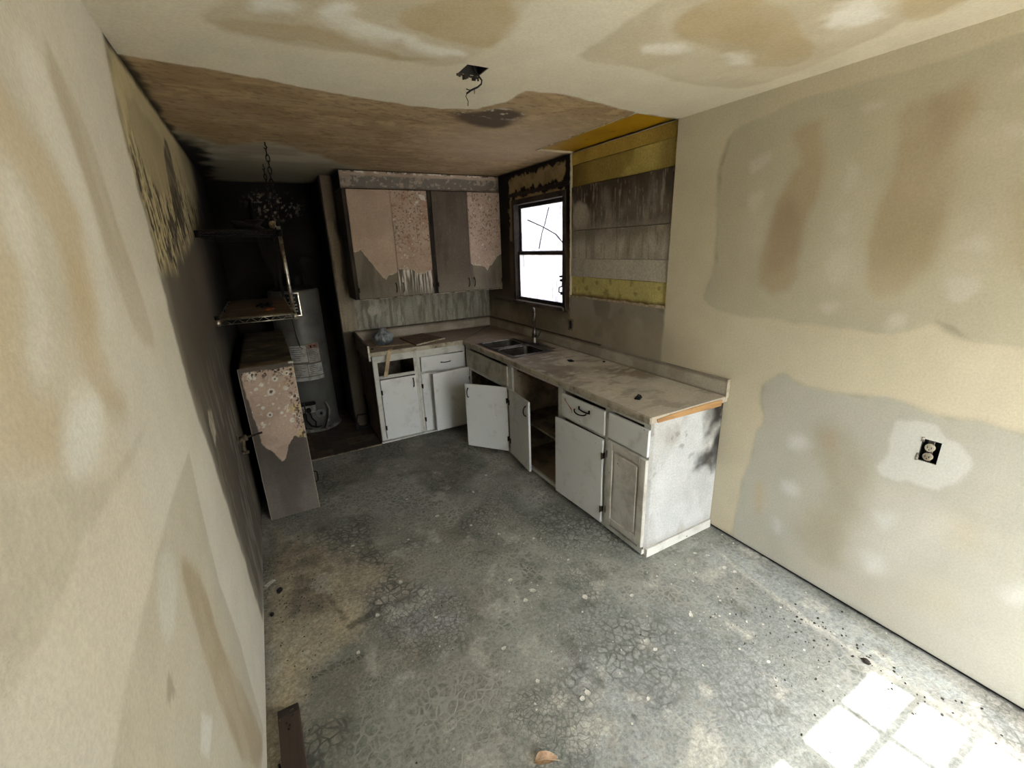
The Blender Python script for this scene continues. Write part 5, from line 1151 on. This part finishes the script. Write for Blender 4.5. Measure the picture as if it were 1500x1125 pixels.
# ------------------------------------------------------------------ things on the counter
bg_ = bmesh.new(); bmesh.ops.create_icosphere(bg_, subdivisions=5, radius=1)
for v_ in bg_.verts:
    n_ = v_.co.normalized(); az = math.atan2(n_.y, n_.x)
    f_ = 1+.06*math.sin(az*9+3*n_.z)+.04*math.sin(az*17+5*n_.z+1)+.05*math.sin(n_.z*6+az*2)+.03*math.sin(az*29-4*n_.z)
    x, y, z = n_.x*.095*f_, n_.y*.088*f_, n_.z*.075
    if n_.z > .55:
        k = (n_.z-.55)/.45; x *= 1-.75*k; y *= 1-.75*k; z += .028*k
    v_.co = (x, y, max(z, -.062))
zmin = min(v_.co.z for v_ in bg_.verts)
for v_ in bg_.verts: v_.co.z -= zmin
for f_ in bg_.faces: f_.smooth = True
me = bpy.data.meshes.new('plastic_bag'); bg_.to_mesh(me); bg_.free()
M_BAG = mat_plain('grey_blue_plastic', (146, 152, 157), (104, 110, 115), 18, .4, .62, (150, 154, 156), 30, .6, .72, .35, 0, .2, 50)
me.materials.append(M_BAG)
pb = thing('plastic_bag', 'knotted grey-blue plastic bag on the counter by the alcove', 'bag', (-1.335, -.30, .9155))
o = bpy.data.objects.new('bag_body', me); COL.objects.link(o); o.parent = pb; BASE[o.name] = BASE[pb.name]
b = MB(); b.tube([(-1.335, -.30, 1.035), (-1.338, -.302, 1.06), (-1.35, -.305, 1.075)], [.012, .009, .016], 8); b.tube([(-1.338, -.302, 1.055), (-1.32, -.31, 1.07), (-1.305, -.318, 1.068)], [.008, .008, .012], 8); b.build('knot', M_BAG, pb)
wb = thing('wooden_board', 'brown board with a splintered pale edge lying on the counter', 'board', (-.97, -.32, .9155))
Mb = Matrix.Rotation(0, 4, 'Z')
q = [(-1.14, -.16), (-.86, -.06), (-.765, -.47), (-1.10, -.60)]
MB().prism(q, .9165, .929, None, .001).build('panel', mat_plain('brown_fibreboard', (112, 92, 70), (88, 72, 54), 8, .4, .65, rough=.75), wb)
b = MB(); rr = random.Random(2)
for i in range(26):
    t_ = i/25; x = -1.095+(-.77+1.095)*t_; y = -.602+(-.474+.602)*t_; b.box(x-.0055, x+.0055, y-.012-rr.uniform(0, .012), y+.006, .922, .9305+rr.uniform(0, .003), .001)
b.build('splintered_edge', mat_plain('pale_splinters', (204, 194, 172), (160, 146, 120), 30), wb)
def ribbon(pts, wvec, th):
    m = MB(); vs_ = []; n = len(pts)
    for i, p_ in enumerate(pts):
        p_ = Vector(p_); w_ = Vector(wvec[i] if isinstance(wvec[0], (tuple, list)) else wvec)
        t_ = (Vector(pts[min(i+1, n-1)])-Vector(pts[max(i-1, 0)])).normalized(); nn = t_.cross(w_.normalized())*th
        vs_ += [p_-w_-nn, p_+w_-nn, p_+w_+nn, p_-w_+nn]
    fs = []
    for i in range(n-1):
        for k in range(4): fs.append((4*i+k, 4*i+(k+1) % 4, 4*i+4+(k+1) % 4, 4*i+4+k))
    fs += [(0, 3, 2, 1), (4*n-4, 4*n-3, 4*n-2, 4*n-1)]
    return m.quads(vs_, fs)
M_STRIP = mat_plain('tan_edging_strip', (190, 168, 136), (158, 136, 104), 12, .4, .65, rough=.6)
es = thing('edging_strip', 'tan edging strip curling over the counter front above the empty drawer hole', 'strip', (-1.36, -.55, .9155))
ribbon([(-1.33, -.56, .921), (-1.345, -.60, .923), (-1.36, -.632, .920), (-1.37, -.643, .905), (-1.385, -.645, .86), (-1.405, -.643, .78), (-1.425, -.640, .70), (-1.43, -.638, .67)], (.019, .004, 0), .0018).build('hanging_end', M_STRIP, es)
ribbon([(-1.44, -.42, .930), (-1.40, -.49, .934), (-1.34, -.525, .936), (-1.27, -.53, .934), (-1.21, -.52, .931), (-1.14, -.53, .929)], [(.012, .02, 0), (.014, .018, 0), (.004, .021, 0), (0, .021, 0), (.0, .021, 0), (.003, .02, 0)], .002).build('curled_end', M_STRIP, es)
lt = thing('loose_latch', 'small black cabinet latch lying loose on the counter near its free end', 'latch', (-.467, -2.878, .9145))
MB().box(-.49, -.445, -2.90, -2.865, .9148, .926, .003, Matrix.Translation((-.467, -2.88, 0)) @ Matrix.Rotation(.5, 4, 'Z') @ Matrix.Translation((.467, 2.88, 0))).build('body', M_BLACK, lt)
MB().tube([(-.455, -2.865, .921), (-.435, -2.85, .925), (-.425, -2.862, .921), (-.436, -2.875, .919)], .004, 6).build('ring', M_BLACK, lt)
lump('burnt_scrap', (-.267, -1.949, .9148), (.022, .03, .006), M_BLACK, 'flat burnt scrap on the counter beside the sink', 'scrap', 21, .5)
lump('burnt_crumb', (-.075, -2.12, .9148), (.009, .012, .005), M_BLACK, 'tiny burnt crumb on the counter against the backsplash', 'debris', 22, .5)
lump('screw_cap', (-1.494, -.50, .9148), (.012, .014, .006), M_RUST, 'small rusty cap on the counter corner by the alcove', 'debris', 23, .3)

# ------------------------------------------------------------------ things on the floor
tr = struct(MB().box(-2.2, -1.545, -.628, -.604, -.002, .006, .002).build('trim_4', mat_plain('threshold_strip', (150, 138, 118), (98, 86, 72), 14)), 'pale threshold strip between kitchen floor and alcove')
pk = thing('burnt_plank', 'dark burnt plank with nail plates lying on the floor along the left-hand wall', 'plank', (-2.5, -3.3, 0))
Mp = Matrix.Translation((-2.502, -3.045, 0)) @ Matrix.Rotation(math.radians(1.6), 4, 'Z')
MB().box(-.039, .039, -.75, 0, .004, .036, .003, Mp).build('board', mat_plain('plank_wood', (70, 57, 48), (46, 38, 32), 8, .4, .65, (96, 80, 66), 50, .62, .72, .75, 0, .25, 60, (1, .15, 1)), pk)
b = MB(); b.box(-.037, .037, -.035, -.001, .036, .0375, .0005, Mp); b.build('char', M_BURNT, pk)
b = MB(); b.box(.005, .02, -.03, -.018, .0375, .039, .0004, Mp); b.box(.006, .018, -.05, -.042, .036, .038, .0004, Mp); b.box(-.036, -.03, -.05, -.04, .036, .039, .0004, Mp); b.build('nail_plate', M_STEEL, pk)
b = MB()
for (a, c_) in ((-.01, -.07), (.0, -.085), (-.005, -.10)): b.tube([Mp @ Vector((a, c_, .034)), Mp @ Vector((a, c_, .0385))], .004, 6)
b.build('nail', M_BLACK, pk)
MB().box(-.052, -.045, -.30, -.20, .0, .02, .002, Mp).build('splinter', M_BLACK, pk)
lf = thing('dry_leaf', 'curled pale brown dry leaf on the floor', 'leaf', (-1.695, -3.73, 0))
vs_, fs = [], []
for i in range(9):
    t_ = i/8
    for j in range(5):
        s_ = (j-2)/2; w_ = .022*math.sin(math.pi*min(.98, t_*.92+.06))*(1+.15*math.sin(9*t_))
        vs_.append((-1.73+.07*t_+.01*s_, -3.71-.035*t_+s_*w_, .004+.012*s_*s_+.010*math.sin(math.pi*t_)))
for i in range(8):
    for j in range(4): a = i*5+j; fs.append((a, a+1, a+6, a+5))
MB().quads(vs_, fs, True).build('blade', mat_plain('dry_leaf', (178, 150, 122), (146, 116, 90), 40, .4, .62), lf)
MB().tube([(-1.73, -3.71, .006), (-1.695, -3.727, .016), (-1.66, -3.745, .007), (-1.645, -3.752, .003)], .0014, 5).build('midrib', M_STRIP, lf)
def chip(u, v, r, seed, mat, lab, group, name='paint_flake'):
    rr = random.Random(seed); n = 7
    q = [(r*rr.uniform(.5, 1.1)*math.cos(2*math.pi*i/n), r*rr.uniform(.4, .9)*math.sin(2*math.pi*i/n)) for i in range(n)]
    a = rr.uniform(0, 6); M_ = Matrix.Translation((u, v, .0005)) @ Matrix.Rotation(a, 4, 'Z') @ Matrix.Rotation(rr.uniform(-.12, .12), 4, 'X')
    o = MB().prism(q, .0005, .0035, M_).build(name, mat, None, (u, v, 0)); return tag(o, lab, 'paint flake', group)
lab_ = 'small white paint flake lying on the bare concrete floor'
for i, (u, v, r) in enumerate([(-1.339,-2.278,.012),(-1.357,-2.864,.018),(-1.292,-2.994,.02),(-1.078,-3.181,.02),(-2.076,-2.072,.014),(-2.07,-2.724,.016),(-1.362,-3.036,.016),(-1.809,-2.897,.012),(-1.599,-3.232,.014),(-1.399,-3.601,.018),(-1.43,-3.61,.014),(-.26,-3.42,.016),(-.24,-3.47,.014),(-1.5,-2.05,.02),(-1.62,-1.72,.013),(-1.05,-2.62,.012),(-1.22,-2.46,.016),(-.98,-2.9,.012),(-1.9,-2.55,.014),(-1.75,-2.2,.01),(-1.15,-1.9,.016),(-.86,-3.3,.014),(-.7,-3.55,.016),(-.62,-3.9,.012),(-1.0,-3.6,.012),(-1.55,-3.45,.012),(-1.2,-3.75,.012),(-2.2,-2.9,.012),(-.3,-3.25,.012),(-.5,-3.4,.01),(-.95,-1.72,.014),(-1.3,-1.45,.012)]):
    if u > -.35: lab_ = 'white paint flake on the floor strip along the right-hand wall'
    elif v < -3.38: lab_ = 'white paint flake on the pale floor in front of the dry leaf and sun patch'
    elif v > -2.35 and u < -1.55: lab_ = 'white paint flake on the floor in front of the upended cabinet'
    elif v > -2.35: lab_ = 'white paint flake on the dark floor in front of the open base cabinets'
    elif u < -1.7: lab_ = 'white paint flake beside the tan dust near the left-hand wall'
    else: lab_ = 'white paint flake on the crazed floor in the middle of the room'
    chip(u, v, r, i+50, M_JUNK, lab_, 'white paint flakes on the floor')
o = MB().box(-.03, .03, -.012, .012, .001, .007, .001, Matrix.Translation((-2.552, -2.165, 0)) @ Matrix.Rotation(.7, 4, 'Z')).build('plaster_sliver', M_JUNK, None, (-2.552, -2.165, 0)); tag(o, 'white plaster sliver on the dusty floor against the left-hand wall', 'debris')
lump('charred_clump', (-2.505, -2.262, 0), (.013, .02, .009), M_BLACK, 'charred black clump on the tan dust near the left-hand wall', 'debris', 31, .6)
lump('charred_clump', (-2.548, -2.43, 0), (.009, .014, .006), M_BLACK, 'small charred clump on the tan dust, beside the left-hand wall base', 'debris', 33, .6)
lump('dark_rubble', (-.262, -4.12, 0), (.01, .015, .007), M_BURNT, 'dark crumb of rubble on the floor scar by the right-hand wall', 'debris', 35, .7)
b = MB(); rr = random.Random(11)
def scat(n, cx, cy, sx, sy, r0, r1):
    for i in range(n):
        x = min(max(rr.gauss(cx, sx), XL+.01), -.01); y = rr.gauss(cy, sy); r = rr.uniform(r0, r1)
        if y > -.7 or (x > -.66 and y > -3.16): continue
        b.box(x-r, x+r, y-r*.7, y+r*.7, 0, r*.8, 0, Matrix.Translation((x, y, 0)) @ Matrix.Rotation(rr.uniform(0, 3), 4, 'Z') @ Matrix.Translation((-x, -y, 0)))
scat(120, -2.42, -2.15, .09, .18, .0012, .004); scat(70, -2.40, -2.35, .07, .08, .0012, .004); scat(60, -2.45, -2.7, .06, .25, .0015, .004); scat(70, -.24, -4.1, .06, .25, .002, .005); scat(60, -.5, -3.9, .15, .2, .0015, .004); scat(60, -1.4, -2.6, .5, .6, .0015, .0035)
tag(b.build('crumbs', M_BURNT), 'scatter of dark crumbs and grit on the floor', 'crumbs', None, 'stuff')
b = MB()
scat(140, -1.4, -3.0, .6, .6, .0015, .0045); scat(60, -.4, -3.6, .2, .4, .002, .005)
tag(b.build('plaster_grit', M_JUNK), 'scatter of white plaster grit on the floor', 'grit', None, 'stuff')
